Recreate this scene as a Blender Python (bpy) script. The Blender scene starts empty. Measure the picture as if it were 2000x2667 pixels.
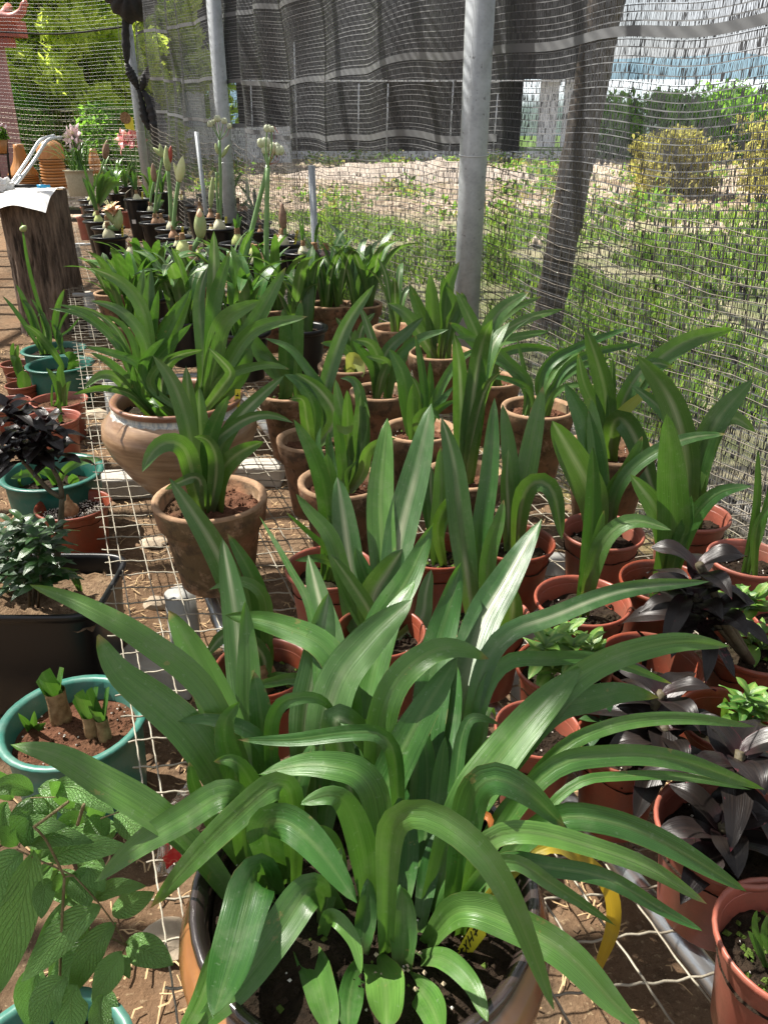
import bpy, bmesh, math, random
import numpy as np
from mathutils import Vector, Matrix, noise as mnoise
random.seed(7); RNG = np.random.default_rng(7)
R = math.radians
sc = bpy.context.scene
COL = sc.collection

# ---------------------------------------------------------------- camera
CAMZ, PITCH, FPX = 1.25, R(26.0), 2060.0
cd = bpy.data.cameras.new('camera'); cam = bpy.data.objects.new('camera', cd); COL.objects.link(cam)
cam.location = (0, 0, CAMZ); cam.rotation_euler = (R(64.0), 0, 0)
cd.sensor_fit = 'VERTICAL'; cd.sensor_height = 24; cd.lens = 24*FPX/2667.0
cd.clip_start = 0.02; cd.clip_end = 3000
sc.camera = cam
# ---------------------------------------------------------------- light
SUN_EL, SUN_AZ = R(57), R(-62)          # azimuth measured from +Y towards +X
w = bpy.data.worlds.new('World'); sc.world = w; w.use_nodes = True
nt = w.node_tree; nt.nodes.clear()
sky = nt.nodes.new('ShaderNodeTexSky'); sky.sky_type = 'NISHITA'; sky.sun_disc = False
sky.sun_elevation = SUN_EL; sky.sun_rotation = SUN_AZ; sky.air_density = 1.2; sky.dust_density = 2.0; sky.ozone_density = 1.0
bg = nt.nodes.new('ShaderNodeBackground'); bg.inputs[1].default_value = 0.06
wo = nt.nodes.new('ShaderNodeOutputWorld'); 
tcw = nt.nodes.new('ShaderNodeTexCoord'); cn = nt.nodes.new('ShaderNodeTexNoise'); cn.inputs['Scale'].default_value = 2.2; cn.inputs['Detail'].default_value = 6
nt.links.new(tcw.outputs['Generated'], cn.inputs['Vector']); cr_ = nt.nodes.new('ShaderNodeMapRange'); cr_.inputs['From Min'].default_value = .35; cr_.inputs['From Max'].default_value = .62; cr_.inputs['To Min'].default_value = .45; cr_.inputs['To Max'].default_value = .92
nt.links.new(cn.outputs[0], cr_.inputs[0]); cm = nt.nodes.new('ShaderNodeMix'); cm.data_type = 'RGBA'; cm.inputs[7].default_value = (6.6, 6.7, 7.0, 1)      # thin bright cloud
nt.links.new(cr_.outputs[0], cm.inputs[0]); nt.links.new(sky.outputs[0], cm.inputs[6]); nt.links.new(cm.outputs[2], bg.inputs[0]); nt.links.new(bg.outputs[0], wo.inputs[0])
sd = bpy.data.lights.new('sun', 'SUN'); sun = bpy.data.objects.new('sun', sd); COL.objects.link(sun)
sd.energy = 5.0; sd.angle = R(0.55); sd.color = (1.0, 0.945, 0.86)
sdir = Vector((math.sin(SUN_AZ)*math.cos(SUN_EL), math.cos(SUN_AZ)*math.cos(SUN_EL), math.sin(SUN_EL)))
sun.rotation_euler = sdir.to_track_quat('Z', 'Y').to_euler()
vs = sc.view_settings; vs.view_transform = 'Standard'; vs.look = 'None'; vs.exposure = 1.45; vs.gamma = 1; vs.use_curve_mapping = False

# ---------------------------------------------------------------- pixel helpers (photo pixels 2000x2667 -> world)
CAMP = Vector((0, 0, CAMZ)); FW = Vector((0, math.cos(PITCH), -math.sin(PITCH))); UP = Vector((0, math.sin(PITCH), math.cos(PITCH)))
def ray(u, v): return FW*FPX + Vector((1, 0, 0))*(u-1000) + UP*(1333.5-v)
def P(u, v, fwd): d = ray(u, v); return CAMP + d*(fwd/d.y)
def PZ(u, v, z): d = ray(u, v); return CAMP + d*((z-CAMZ)/d.z)
def depth(p): return (p-CAMP).dot(FW)
CR = dict(A=(0,600,1.659), B=(1000,600,1.659), C=(0,1200,1.659), D=(1000,1200,1.659), E=(0,1900,1.659), F=(1000,1900,1.659),
          L1=(0,680,3.318), L2=(0,1200,3.318), R1=(1400,1350,2.765), R2=(1250,1550,2.212), M1=(600,850,2.552), M2=(1100,1150,2.552),
          G1=(400,1300,2.074), H=(0,1980,2.9625), U2=(0,280,3.318), U3=(400,280,3.318), U4=(200,450,4.1475), U5=(500,500,4.1475), P=(0,0,1.0), T1=(0,0,1.659))
def px(c, x, y): o = CR[c]; return (o[0]+x/o[2], o[1]+y/o[2])
def gz(y): return 0.0 if y < 6 else 0.9*(1-math.exp(-(y-6)/14.0))

# ---------------------------------------------------------------- object helpers
def tag(o, label=None, cat=None, group=None, kind=None):
    if label: o['label'] = label
    if cat: o['category'] = cat
    if group: o['group'] = group
    if kind: o['kind'] = kind
    return o
def thing(name, label, cat, loc=(0,0,0), group=None):
    o = bpy.data.objects.new(name, None); COL.objects.link(o); o.location = loc; o.empty_display_size = .05
    return tag(o, label, cat, group)
class MB:
    def __init__(s): s.v = []; s.f = []; s.uv = []; s.mi = []; s.has_uv = False
    def add(s, vs, fs, uvs=None, mi=0):
        b = len(s.v); s.v += [tuple(p) for p in vs]
        for f in fs: s.f.append(tuple(b+i for i in f)); s.mi.append(mi)
        if uvs is not None: s.has_uv = True; s.uv += list(uvs)
        else: s.uv += [(0, 0)]*len(vs)
    def box(s, c, size, mi=0, rot=None):
        hx, hy, hz = size[0]/2, size[1]/2, size[2]/2
        vs = [Vector((x, y, z)) for x in (-hx, hx) for y in (-hy, hy) for z in (-hz, hz)]
        if rot is not None: vs = [rot @ q for q in vs]
        vs = [q+Vector(c) for q in vs]
        s.add(vs, [(0,1,3,2),(4,6,7,5),(0,4,5,1),(2,3,7,6),(0,2,6,4),(1,5,7,3)], mi=mi)
    def tube(s, pts, r, n=8, cap=True, mi=0):
        pts = [Vector(p) for p in pts]; m = len(pts); rs = r if hasattr(r, '__len__') else [r]*m
        rings = []; prev = None
        for i, p in enumerate(pts):
            t = (pts[min(i+1, m-1)]-pts[max(i-1, 0)]).normalized()
            if prev is None: a = t.orthogonal().normalized()
            else: a = (prev - t*prev.dot(t)).normalized()
            prev = a; b = t.cross(a)
            rings.append([p+(a*math.cos(2*math.pi*k/n)+b*math.sin(2*math.pi*k/n))*rs[i] for k in range(n)])
        vs = [q for rg in rings for q in rg]; fs = []
        uv = [(k/n, i/(m-1)) for i in range(m) for k in range(n)]
        for i in range(m-1):
            for k in range(n): fs.append((i*n+k, i*n+(k+1)%n, (i+1)*n+(k+1)%n, (i+1)*n+k))
        if cap: fs.append(tuple(range(n-1, -1, -1))); fs.append(tuple((m-1)*n+k for k in range(n)))
        s.add(vs, fs, uv, mi)
    def lathe(s, prof, n=40, c=(0,0,0), mi=0, wob=0.0, sx=1, sy=1):
        m = len(prof); vs = []; uv = []
        for i, (r, z) in enumerate(prof):
            for k in range(n):
                a = 2*math.pi*k/n; q = 1+wob*mnoise.noise(Vector((math.cos(a)*1.3+c[0]*5, math.sin(a)*1.3+c[1]*5, z*4)))
                vs.append((c[0]+r*q*math.cos(a)*sx, c[1]+r*q*math.sin(a)*sy, c[2]+z)); uv.append((k/n, i/(m-1)))
        fs = [(i*n+k, i*n+(k+1)%n, (i+1)*n+(k+1)%n, (i+1)*n+k) for i in range(m-1) for k in range(n)]
        s.add(vs, fs, uv, mi)
    def build(s, name, mats, parent=None, smooth=True, label=None, kind=None, loc=None):
        me = bpy.data.meshes.new(name); me.from_pydata(s.v, [], s.f)
        if s.has_uv:
            ul = me.uv_layers.new(name='UVMap'); li = np.empty(len(me.loops), dtype=np.int32); me.loops.foreach_get('vertex_index', li)
            ul.data.foreach_set('uv', np.asarray(s.uv, dtype=np.float32)[li].ravel())
        if not isinstance(mats, (list, tuple)): mats = [mats]
        for m in mats: me.materials.append(m)
        me.polygons.foreach_set('material_index', np.asarray(s.mi, dtype=np.int32))
        if smooth: me.polygons.foreach_set('use_smooth', np.ones(len(s.f), dtype=bool))
        me.update()
        o = bpy.data.objects.new(name, me); COL.objects.link(o)
        if parent is not None:
            o.parent = parent; o.matrix_parent_inverse = Matrix.Translation(-parent_world(parent))
        if label: o['label'] = label
        if kind: o['kind'] = kind
        return o
def parent_world(p):
    v = Vector(p.location)
    return v if p.type == 'EMPTY' else Vector((0,0,0)) + (Vector(p.parent.location)*0 if p.parent else Vector())
def big(name, V, Fq, mat, parent=None, smooth=False, kind=None, mats_idx=None, uv=None):
    """quads / tris arrays to mesh"""
    me = bpy.data.meshes.new(name); n = len(V); k = Fq.shape[1]; m = len(Fq)
    me.vertices.add(n); me.vertices.foreach_set('co', np.asarray(V, dtype=np.float32).ravel())
    me.loops.add(m*k); me.loops.foreach_set('vertex_index', np.asarray(Fq, dtype=np.int32).ravel())
    me.polygons.add(m); me.polygons.foreach_set('loop_start', np.arange(0, m*k, k, dtype=np.int32))
    me.polygons.foreach_set('loop_total', np.full(m, k, dtype=np.int32))
    for mm in (mat if isinstance(mat, (list, tuple)) else [mat]): me.materials.append(mm)
    if mats_idx is not None: me.polygons.foreach_set('material_index', np.asarray(mats_idx, dtype=np.int32))
    if smooth: me.polygons.foreach_set('use_smooth', np.ones(m, dtype=bool))
    if uv is not None:
        ul = me.uv_layers.new(name='UVMap'); ul.data.foreach_set('uv', np.asarray(uv, dtype=np.float32)[np.asarray(Fq).ravel()].ravel())
    me.update(calc_edges=True); me.validate()
    o = bpy.data.objects.new(name, me); COL.objects.link(o)
    if parent is not None: o.parent = parent; o.matrix_parent_inverse = Matrix.Translation(-Vector(parent.location)) if parent.type == 'EMPTY' else Matrix()
    if kind: o['kind'] = kind
    return o

# ---------------------------------------------------------------- materials
class NT:
    def __init__(s, name):
        s.m = bpy.data.materials.new(name); s.m.use_nodes = True; s.t = s.m.node_tree; s.t.nodes.clear()
        s.out = s.n('ShaderNodeOutputMaterial')
    def n(s, typ, **kw):
        nd = s.t.nodes.new(typ)
        for k, v in kw.items():
            if isinstance(k, str) and k.startswith('i_'):
                key = k[2:]; key = int(key) if key.isdigit() else key.replace('_', ' ')
                nd.inputs[key].default_value = v
            else: setattr(nd, k, v)
        return nd
    def l(s, a, b): s.t.links.new(a, b)
    def ramp(s, src, stops):
        r = s.n('ShaderNodeValToRGB'); e = r.color_ramp.elements
        while len(e) < len(stops): e.new(.5)
        for i, (p, c) in enumerate(stops): e[i].position = p; e[i].color = (*c, 1) if len(c) == 3 else c
        s.l(src, r.inputs[0]); return r.outputs[0]
    def noise(s, scale, detail=4, rough=.55, vec=None, obj=True):
        nz = s.n('ShaderNodeTexNoise'); nz.inputs['Scale'].default_value = scale; nz.inputs['Detail'].default_value = detail; nz.inputs['Roughness'].default_value = rough
        if vec is None: vec = s.coord()
        s.l(vec, nz.inputs['Vector']); return nz.outputs[0]
    def coord(s):
        if not hasattr(s, '_c'): s._c = s.n('ShaderNodeNewGeometry').outputs['Position']
        return s._c
    def uvx(s):
        if not hasattr(s, '_uv'):
            tc = s.n('ShaderNodeTexCoord'); sp = s.n('ShaderNodeSeparateXYZ'); s.l(tc.outputs['UV'], sp.inputs[0]); s._uv = (tc.outputs['UV'], sp.outputs[0], sp.outputs[1])
        return s._uv
    def math(s, op, a, b=None, c=None):
        m = s.n('ShaderNodeMath', operation=op)
        for i, q in enumerate((a, b, c)):
            if q is None: continue
            if isinstance(q, (int, float)): m.inputs[i].default_value = q
            else: s.l(q, m.inputs[i])
        return m.outputs[0]
    def mix(s, f, a, b, mode='MIX'):
        m = s.n('ShaderNodeMix', data_type='RGBA', blend_type=mode)
        for i, q in ((0, f), (6, a), (7, b)):
            if isinstance(q, (int, float)): m.inputs[i].default_value = q
            elif isinstance(q, tuple): m.inputs[i].default_value = (*q, 1)
            else: s.l(q, m.inputs[i])
        return m.outputs[2]
    def bump(s, h, strength=.3, dist=.01):
        b = s.n('ShaderNodeBump'); b.inputs['Strength'].default_value = strength; b.inputs['Distance'].default_value = dist
        s.l(h, b.inputs['Height']); return b.outputs[0]
    def bsdf(s, col, rough=.5, spec=.5, metal=0, bump=None, coat=0, trans=None, tcol=None, sheen=0):
        p = s.n('ShaderNodeBsdfPrincipled'); p.inputs['Metallic'].default_value = metal
        for key, q in (('Base Color', col), ('Roughness', rough), ('Specular IOR Level', spec)):
            if isinstance(q, tuple): p.inputs[key].default_value = (*q, 1)
            elif isinstance(q, (int, float)): p.inputs[key].default_value = q
            else: s.l(q, p.inputs[key])
        if coat: p.inputs['Coat Weight'].default_value = coat; p.inputs['Coat Roughness'].default_value = .12
        if bump is not None: s.l(bump, p.inputs['Normal'])
        o = p.outputs[0]
        if trans:
            tr = s.n('ShaderNodeBsdfTranslucent')
            if isinstance(tcol, tuple): tr.inputs[0].default_value = (*tcol, 1)
            else: s.l(tcol, tr.inputs[0])
            mx = s.n('ShaderNodeMixShader'); mx.inputs[0].default_value = trans; s.l(o, mx.inputs[1]); s.l(tr.outputs[0], mx.inputs[2]); o = mx.outputs[0]
        s.l(o, s.out.inputs[0]); return s.m
def leaf_mat(name, base, light, mid, basecol, tcol, mid_w=.06, mid_amt=.6, rough=.38, trans=.3, tipcol=None, veins=46, spot=.15, spec=.65):
    t = NT(name); uv, u, v = t.uvx()
    mp = t.n('ShaderNodeMapping'); mp.inputs['Scale'].default_value = (veins, 1.2, 1); t.l(uv, mp.inputs[0])
    oi = t.n('ShaderNodeObjectInfo')
    addv = t.n('ShaderNodeVectorMath', operation='ADD'); t.l(mp.outputs[0], addv.inputs[0])
    cb = t.n('ShaderNodeCombineXYZ'); t.l(t.math('MULTIPLY', oi.outputs['Random'], 80.0), cb.inputs[2]); t.l(cb.outputs[0], addv.inputs[1])
    vn = t.n('ShaderNodeTexNoise'); vn.inputs['Scale'].default_value = 1.0; vn.inputs['Detail'].default_value = 2; t.l(addv.outputs[0], vn.inputs['Vector'])
    c = t.mix(t.ramp(vn.outputs[0], [(.35, (0,0,0)), (.68, (1,1,1))]), base, light)
    bl = t.noise(9, 3); c = t.mix(t.math('MULTIPLY', t.ramp(bl, [(.4, (0,0,0)), (.65, (1,1,1))]), .5), c, light)
    # per-leaf tone
    hsv = t.n('ShaderNodeHueSaturation'); t.l(c, hsv.inputs['Color'])
    t.l(t.math('ADD', t.math('MULTIPLY', oi.outputs['Random'], .6), .72), hsv.inputs['Value'])
    t.l(t.math('ADD', t.math('MULTIPLY', oi.outputs['Random'], -.035), .515), hsv.inputs['Hue'])
    c = hsv.outputs[0]
    dist = t.math('ABSOLUTE', t.math('SUBTRACT', u, .5))
    stripe = t.math('MULTIPLY', t.math('SUBTRACT', 1.0, t.n('ShaderNodeMath').outputs[0]), 1.0) if False else None
    mr = t.n('ShaderNodeMapRange'); mr.inputs['From Min'].default_value = mid_w*2.3; mr.inputs['From Max'].default_value = 0; t.l(dist, mr.inputs[0])
    pat = t.ramp(t.noise(5, 2), [(.38, (.15,.15,.15)), (.6, (1,1,1))])
    c = t.mix(t.math('MULTIPLY', t.math('MULTIPLY', t.math('MULTIPLY', mr.outputs[0], mid_amt), t.math('ADD', .45, vn.outputs[0])), pat), c, mid)
    wl = t.math('MULTIPLY', t.math('ABSOLUTE', t.math('SUBTRACT', u, .5)), 1.0)
    mb = t.n('ShaderNodeMapRange'); mb.inputs['From Min'].default_value = .33; mb.inputs['From Max'].default_value = .02; t.l(v, mb.inputs[0])
    c = t.mix(mb.outputs[0], c, basecol)
    if tipcol:
        mt = t.n('ShaderNodeMapRange'); mt.inputs['From Min'].default_value = .955; mt.inputs['From Max'].default_value = .985; t.l(t.math('ADD', v, t.math('MULTIPLY', t.math('SUBTRACT', t.noise(60, 3), .5), .03)), mt.inputs[0])
        on = t.math('GREATER_THAN', t.math('FRACT', t.math('MULTIPLY', oi.outputs['Random'], 7.3)), .55)
        c = t.mix(t.math('MULTIPLY', mt.outputs[0], on), c, tipcol)
        ed = t.math('MULTIPLY', t.math('GREATER_THAN', dist, .485), t.math('GREATER_THAN', t.noise(14, 4), .60)); c = t.mix(t.math('MULTIPLY', ed, .45), c, tipcol)
        blot = t.ramp(t.noise(34, 4, .7), [(.665, (0,0,0)), (.70, (.55,.55,.55))]); c = t.mix(blot, c, tipcol)
    dust = t.ramp(t.noise(24, 5, .7), [(.5, (0,0,0)), (.75, (.35,.35,.35))]); c = t.mix(dust, c, (.20,.24,.14)) if spot else c
    sp = t.noise(160, 2); c = t.mix(t.math('MULTIPLY', t.ramp(sp, [(.66, (0,0,0)), (.72, (1,1,1))]), spot), c, (.35, .4, .3))
    bm = t.bump(t.math('ADD', vn.outputs[0], t.math('MULTIPLY', mr.outputs[0], -.8)), .35, .0015)
    rg = t.math('ADD', t.math('MULTIPLY', t.noise(30, 3), .25), rough-.10)
    tc = t.mix(.6, c, tcol)
    return t.bsdf(c, rg, spec, bump=bm, trans=trans, tcol=tc)
M = {}
M['leaf'] = leaf_mat('strap leaf green', (.034,.108,.020), (.070,.180,.034), (.20,.28,.10), (.08,.16,.035), (.15,.36,.02), .05, .45, .31, .25, tipcol=(.26,.20,.07), spec=.5)
M['leafw'] = leaf_mat('strap leaf with pale midstripe', (.034,.100,.027), (.066,.155,.044), (.48,.50,.34), (.11,.19,.035), (.19,.40,.02), .07, .75, .34, .28, spec=.55)
M['leafp'] = leaf_mat('strap leaf with purple base', (.038,.108,.024), (.072,.165,.038), (.36,.40,.22), (.045,.022,.02), (.20,.42,.02), .06, .6, .34, .28, tipcol=(.26,.20,.07), spec=.5)
M['leafy'] = leaf_mat('yellowed leaf', (.45,.32,.03), (.55,.38,.03), (.5,.36,.05), (.2,.3,.03), (.6,.38,.02), .05, .3, .4, .35, tipcol=(.35,.14,.02))
M['leafyg'] = leaf_mat('pale yellow leaf', (.34,.40,.08), (.42,.46,.12), (.5,.5,.2), (.2,.3,.06), (.5,.55,.08), .05, .3, .4, .35)
M['leafo'] = leaf_mat('old orange leaf', (.42,.17,.03), (.36,.12,.02), (.4,.2,.05), (.3,.2,.04), (.5,.2,.02), .05, .3, .5, .3)
M['dark'] = leaf_mat('dark purple leaf', (.007,.006,.006), (.016,.012,.010), (.028,.020,.017), (.03,.012,.014), (.05,.02,.02), .04, .4, .32, .06, tipcol=(.12,.02,.03), veins=26, spot=.0, spec=.32)
M['darkg'] = leaf_mat('dark green leaf', (.016,.055,.014), (.028,.085,.02), (.05,.10,.03), (.03,.06,.02), (.08,.2,.02), .04, .3, .3, .18, spot=0)
M['varieg'] = leaf_mat('striped bright leaf', (.05,.15,.02), (.09,.22,.03), (.45,.5,.15), (.05,.12,.02), (.25,.5,.04), .12, .6, .35, .25, spot=0)
def ovate_mat():
    t = NT('veined ovate leaf'); uv, u, v = t.uvx()
    d = t.math('ABSOLUTE', t.math('SUBTRACT', u, .5))
    ph = t.math('SUBTRACT', t.math('MULTIPLY', v, 11.0), t.math('MULTIPLY', d, 7.5))
    tri = t.math('ABSOLUTE', t.math('SUBTRACT', t.math('FRACT', ph), .5))      # 0..0.5, .5 at vein
    vein = t.n('ShaderNodeMapRange'); vein.inputs['From Min'].default_value = .38; vein.inputs['From Max'].default_value = .5; t.l(tri, vein.inputs[0])
    mid = t.n('ShaderNodeMapRange'); mid.inputs['From Min'].default_value = .03; mid.inputs['From Max'].default_value = .008; t.l(d, mid.inputs[0])
    cross = t.n('ShaderNodeTexVoronoi', feature='DISTANCE_TO_EDGE'); mp = t.n('ShaderNodeMapping'); mp.inputs['Scale'].default_value = (9, 22, 1); t.l(uv, mp.inputs[0]); t.l(mp.outputs[0], cross.inputs[0]); cross.inputs['Scale'].default_value = 1
    ce = t.ramp(cross.outputs[0], [(0, (0,0,0)), (.18, (1,1,1))])
    oi = t.n('ShaderNodeObjectInfo')
    vv = t.math('MAXIMUM', vein.outputs[0], mid.outputs[0])
    c = t.mix(t.math('MULTIPLY', vv, .5), (.14,.29,.08), (.25,.42,.14))
    c = t.mix(t.math('MULTIPLY', t.noise(14, 3), .4), c, (.16,.31,.08))
    hsv = t.n('ShaderNodeHueSaturation'); t.l(c, hsv.inputs['Color']); t.l(t.math('ADD', t.math('MULTIPLY', oi.outputs['Random'], .5), .75), hsv.inputs['Value']); c = hsv.outputs[0]
    h = t.math('ADD', t.math('MULTIPLY', t.math('SUBTRACT', 1.0, vv), 1.0), t.math('MULTIPLY', ce, .35))
    return t.bsdf(c, .42, .45, bump=t.bump(h, .8, .0025), trans=.3, tcol=t.mix(.6, c, (.2,.5,.04)))
M['ovate'] = ovate_mat()
def simple(name, c1, c2, scale=8, rough=.5, spec=.5, metal=0, bump=.2, bscale=None, coat=0, bdist=.003, detail=5):
    t = NT(name); n = t.noise(scale, detail); c = t.mix(t.ramp(n, [(.3, (0,0,0)), (.7, (1,1,1))]), c1, c2)
    b = t.bump(t.noise(bscale or scale*6, 4), bump, bdist) if bump else None
    return t.bsdf(c, rough, spec, metal, b, coat)
def clay_mat():
    t = NT('weathered terracotta'); oi = t.n('ShaderNodeObjectInfo')
    n1 = t.noise(11, 6, .65); n2 = t.noise(38, 5); n3 = t.noise(5, 3)
    c = t.mix(t.ramp(n1, [(.35, (0,0,0)), (.65, (1,1,1))]), (.30,.145,.08), (.20,.12,.07))
    c = t.mix(t.ramp(n3, [(.42, (0,0,0)), (.58, (.85,.85,.85))]), c, (.10,.075,.038))
    c = t.mix(t.ramp(n2, [(.50, (0,0,0)), (.64, (.75,.75,.75))]), c, (.06,.042,.028))
    c = t.mix(t.ramp(t.noise(17, 8, .75), [(.54, (0,0,0)), (.66, (.7,.7,.7))]), c, (.40,.27,.18))
    hsv = t.n('ShaderNodeHueSaturation'); t.l(c, hsv.inputs['Color']); t.l(t.math('ADD', t.math('MULTIPLY', oi.outputs['Random'], .45), .72), hsv.inputs['Value'])
    return t.bsdf(hsv.outputs[0], .85, .25, bump=t.bump(t.math('ADD', n2, t.noise(140, 3)), .5, .003))
M['clay'] = clay_mat()
M['clayrim'] = simple('terracotta rim dust', (.36,.23,.14), (.24,.15,.09), 40, .9, .2, bump=.5, bscale=150)
def plastic(name, c, c2, rough=.38, dirt=(.25,.17,.1), da=.35):
    t = NT(name); n = t.noise(14, 7, .72); cc = t.mix(t.ramp(n, [(.44, (0,0,0)), (.66, (da,da,da))]), c, dirt)
    oi = t.n('ShaderNodeObjectInfo'); hv = t.n('ShaderNodeHueSaturation'); t.l(cc, hv.inputs['Color']); t.l(t.math('ADD', t.math('MULTIPLY', oi.outputs['Random'], .45), .62), hv.inputs['Value']); t.l(t.math('ADD', t.math('MULTIPLY', oi.outputs['Random'], -.15), 1.06), hv.inputs['Saturation']); cc = hv.outputs[0]
    cc = t.mix(t.ramp(t.noise(3, 2), [(.4, (0,0,0)), (.65, (1,1,1))]), cc, c2) if False else cc
    sp = t.ramp(t.noise(260, 2), [(.68, (0,0,0)), (.74, (.6,.6,.6))]); cc = t.mix(sp, cc, c2)
    return t.bsdf(cc, t.math('ADD', t.math('MULTIPLY', n, .35), rough-.15), .45, bump=t.bump(t.noise(90, 3), .12, .001))
M['red'] = plastic('brick red plastic', (.30,.072,.04), (.42,.15,.10), dirt=(.16,.08,.05), da=.6)
M['teal'] = plastic('teal plastic', (.028,.165,.125), (.08,.26,.21), dirt=(.13,.20,.16), da=.5)
M['blackp'] = plastic('black nursery plastic', (.005,.006,.008), (.011,.012,.015), .33, (.012,.012,.012), .3)
M['orange'] = plastic('orange plastic', (.48,.20,.045), (.55,.28,.09), .4)
def soil_mat(name, a, b, c3):
    t = NT(name); n = t.noise(45, 8, .7); c = t.mix(t.ramp(n, [(.35, (0,0,0)), (.65, (1,1,1))]), a, b)
    c = t.mix(t.ramp(t.noise(7, 4), [(.5, (0,0,0)), (.7, (.6,.6,.6))]), c, c3)
    return t.bsdf(c, .95, .15, bump=t.bump(t.math('ADD', n, t.noise(180, 3)), .9, .006))
M['soil'] = soil_mat('dark potting soil', (.013,.009,.006), (.038,.025,.016), (.028,.030,.012))  # colours lowered so the soil looks shadowed inside the pots
M['soilr'] = soil_mat('reddish soil', (.075,.032,.018), (.15,.07,.04), (.06,.045,.022))
M['earth'] = soil_mat('brown earth', (.12,.075,.045), (.26,.18,.11), (.16,.10,.055))
M['perlite'] = simple('perlite', (.7,.68,.62), (.5,.46,.4), 60, .8, .3)
M['beige'] = simple('fertiliser beads', (.55,.46,.33), (.42,.33,.22), 60, .6, .4)
M['moss'] = simple('moss', (.06,.10,.02), (.10,.15,.03), 60, .95, .1, bump=1, bscale=300)
def galv():
    t = NT('galvanised steel'); n = t.noise(18, 6, .7); v = t.n('ShaderNodeTexVoronoi'); v.inputs['Scale'].default_value = 90; t.l(t.coord(), v.inputs[0])
    c = t.mix(t.ramp(n, [(.35, (0,0,0)), (.68, (1,1,1))]), (.40,.43,.45), (.27,.29,.30)); c = t.mix(t.math('MULTIPLY', v.outputs[0], .3), c, (.5,.53,.55))
    c = t.mix(t.ramp(t.noise(60, 4), [(.64, (0,0,0)), (.72, (.8,.8,.8))]), c, (.13,.13,.13))
    return t.bsdf(c, .48, .5, .45, bump=t.bump(n, .15, .002))
M['galv'] = galv()
M['steel'] = simple('shiny steel tube', (.55,.57,.58), (.42,.44,.45), 20, .28, .5, .8, .1)
M['alu'] = simple('aluminium tube', (.68,.7,.7), (.55,.57,.58), 10, .35, .5, .4, .05)
M['wire'] = simple('mesh wire', (.40,.37,.29), (.18,.155,.12), 25, .55, .4, .25, .3, 200)
M['fwire'] = simple('fence wire', (.20,.18,.15), (.10,.085,.07), 25, .6, .4, .3, .2, 200)
M['pvc'] = simple('white pvc greyed for shade', (.27,.27,.25), (.36,.36,.34), 5, .45, .4, 0, .05)  # white pipe; the shade under the bench is put into its grey
M['concrete'] = simple('concrete block', (.33,.31,.27), (.42,.39,.34), 18, .92, .2, bump=.6, bscale=120)
M['netd'] = simple('black shade net thread', (.022,.023,.026), (.035,.036,.04), 4, .5, .4, bump=0)
M['netlit'] = simple('grey net thread', (.055,.058,.064), (.10,.104,.112), 4, .45, .4, bump=0)  # grey twin of the black thread, paled as if the sun caught it
M['netr'] = simple('shade net rib', (.13,.135,.14), (.20,.205,.21), 4, .45, .4, bump=0)
M['tape'] = simple('shade net tape', (.13,.135,.14), (.10,.105,.11), 9, .45, .4, bump=.1)
M['netp'] = simple('black net fabric', (.016,.017,.018), (.03,.03,.032), 40, .7, .3, bump=.6, bscale=300)
def bark(name, a, b, sx=9):
    t = NT(name); mp = t.n('ShaderNodeMapping'); mp.inputs['Scale'].default_value = (1, 1, .16); t.l(t.coord(), mp.inputs[0])
    n = t.noise(sx*4, 7, .7, mp.outputs[0]); c = t.mix(t.ramp(n, [(.36, (0,0,0)), (.62, (1,1,1))]), a, b)
    return t.bsdf(c, .92, .15, bump=t.bump(n, 1.0, .02))
M['bark'] = bark('stump bark', (.045,.035,.028), (.22,.165,.125), 7)
M['trunk'] = bark('weathered post', (.045,.037,.030), (.11,.088,.07), 5)
M['twig'] = bark('twig bark', (.20,.17,.08), (.34,.28,.15), 20)
M['cutwood'] = simple('cut wood', (.35,.25,.15), (.25,.17,.1), 14, .85, .2)
M['greenstem'] = simple('green stem', (.14,.26,.09), (.20,.33,.13), 12, .4, .4, bump=.05)
M['pstem'] = simple('dark stem', (.05,.04,.025), (.10,.085,.05), 60, .6, .3, bump=.6, bscale=180)
M['bulbg'] = simple('green bulb', (.42,.50,.14), (.58,.60,.28), 14, .4, .4, bump=.1)
M['bulbw'] = simple('white bulb', (.66,.64,.46), (.52,.50,.30), 14, .4, .4, bump=.1)
M['bulbb'] = simple('brown papery bulb', (.30,.15,.075), (.50,.32,.2), 22, .55, .3, bump=.4)
M['bulbk'] = simple('dark purple bulb', (.035,.02,.02), (.08,.05,.045), 10, .3, .5, bump=.05)
M['husk'] = simple('dry husk', (.16,.085,.04), (.36,.23,.12), 60, .8, .2, bump=.9, bscale=160)
M['yellow'] = simple('yellow plastic tag', (.75,.66,.05), (.68,.58,.04), 20, .4, .4, bump=0)
M['ink'] = simple('black ink', (.012,.012,.012), (.02,.02,.02), 20, .5, .3, bump=0)
M['white'] = simple('white paper', (.78,.77,.74), (.68,.67,.64), 6, .7, .3, bump=.1)
M['blue'] = simple('blue pen plastic', (.02,.30,.55), (.03,.33,.6), 6, .3, .5, bump=0)
M['pink'] = simple('pink painted plaster', (.36,.20,.19), (.27,.15,.145), 6, .85, .2, bump=.5, bscale=60)
M['redtile'] = simple('red glazed roof', (.38,.10,.06), (.25,.08,.07), 9, .45, .4, bump=.3)
M['petalw'] = simple('white pink petal', (.80,.70,.70), (.75,.50,.55), 60, .5, .3, bump=.05)
M['petalr'] = simple('red petal', (.60,.05,.08), (.75,.45,.42), 45, .5, .3, bump=.05)
M['petalo'] = simple('peach petal', (.80,.36,.20), (.80,.66,.45), 30, .5, .3, bump=.05)
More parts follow.
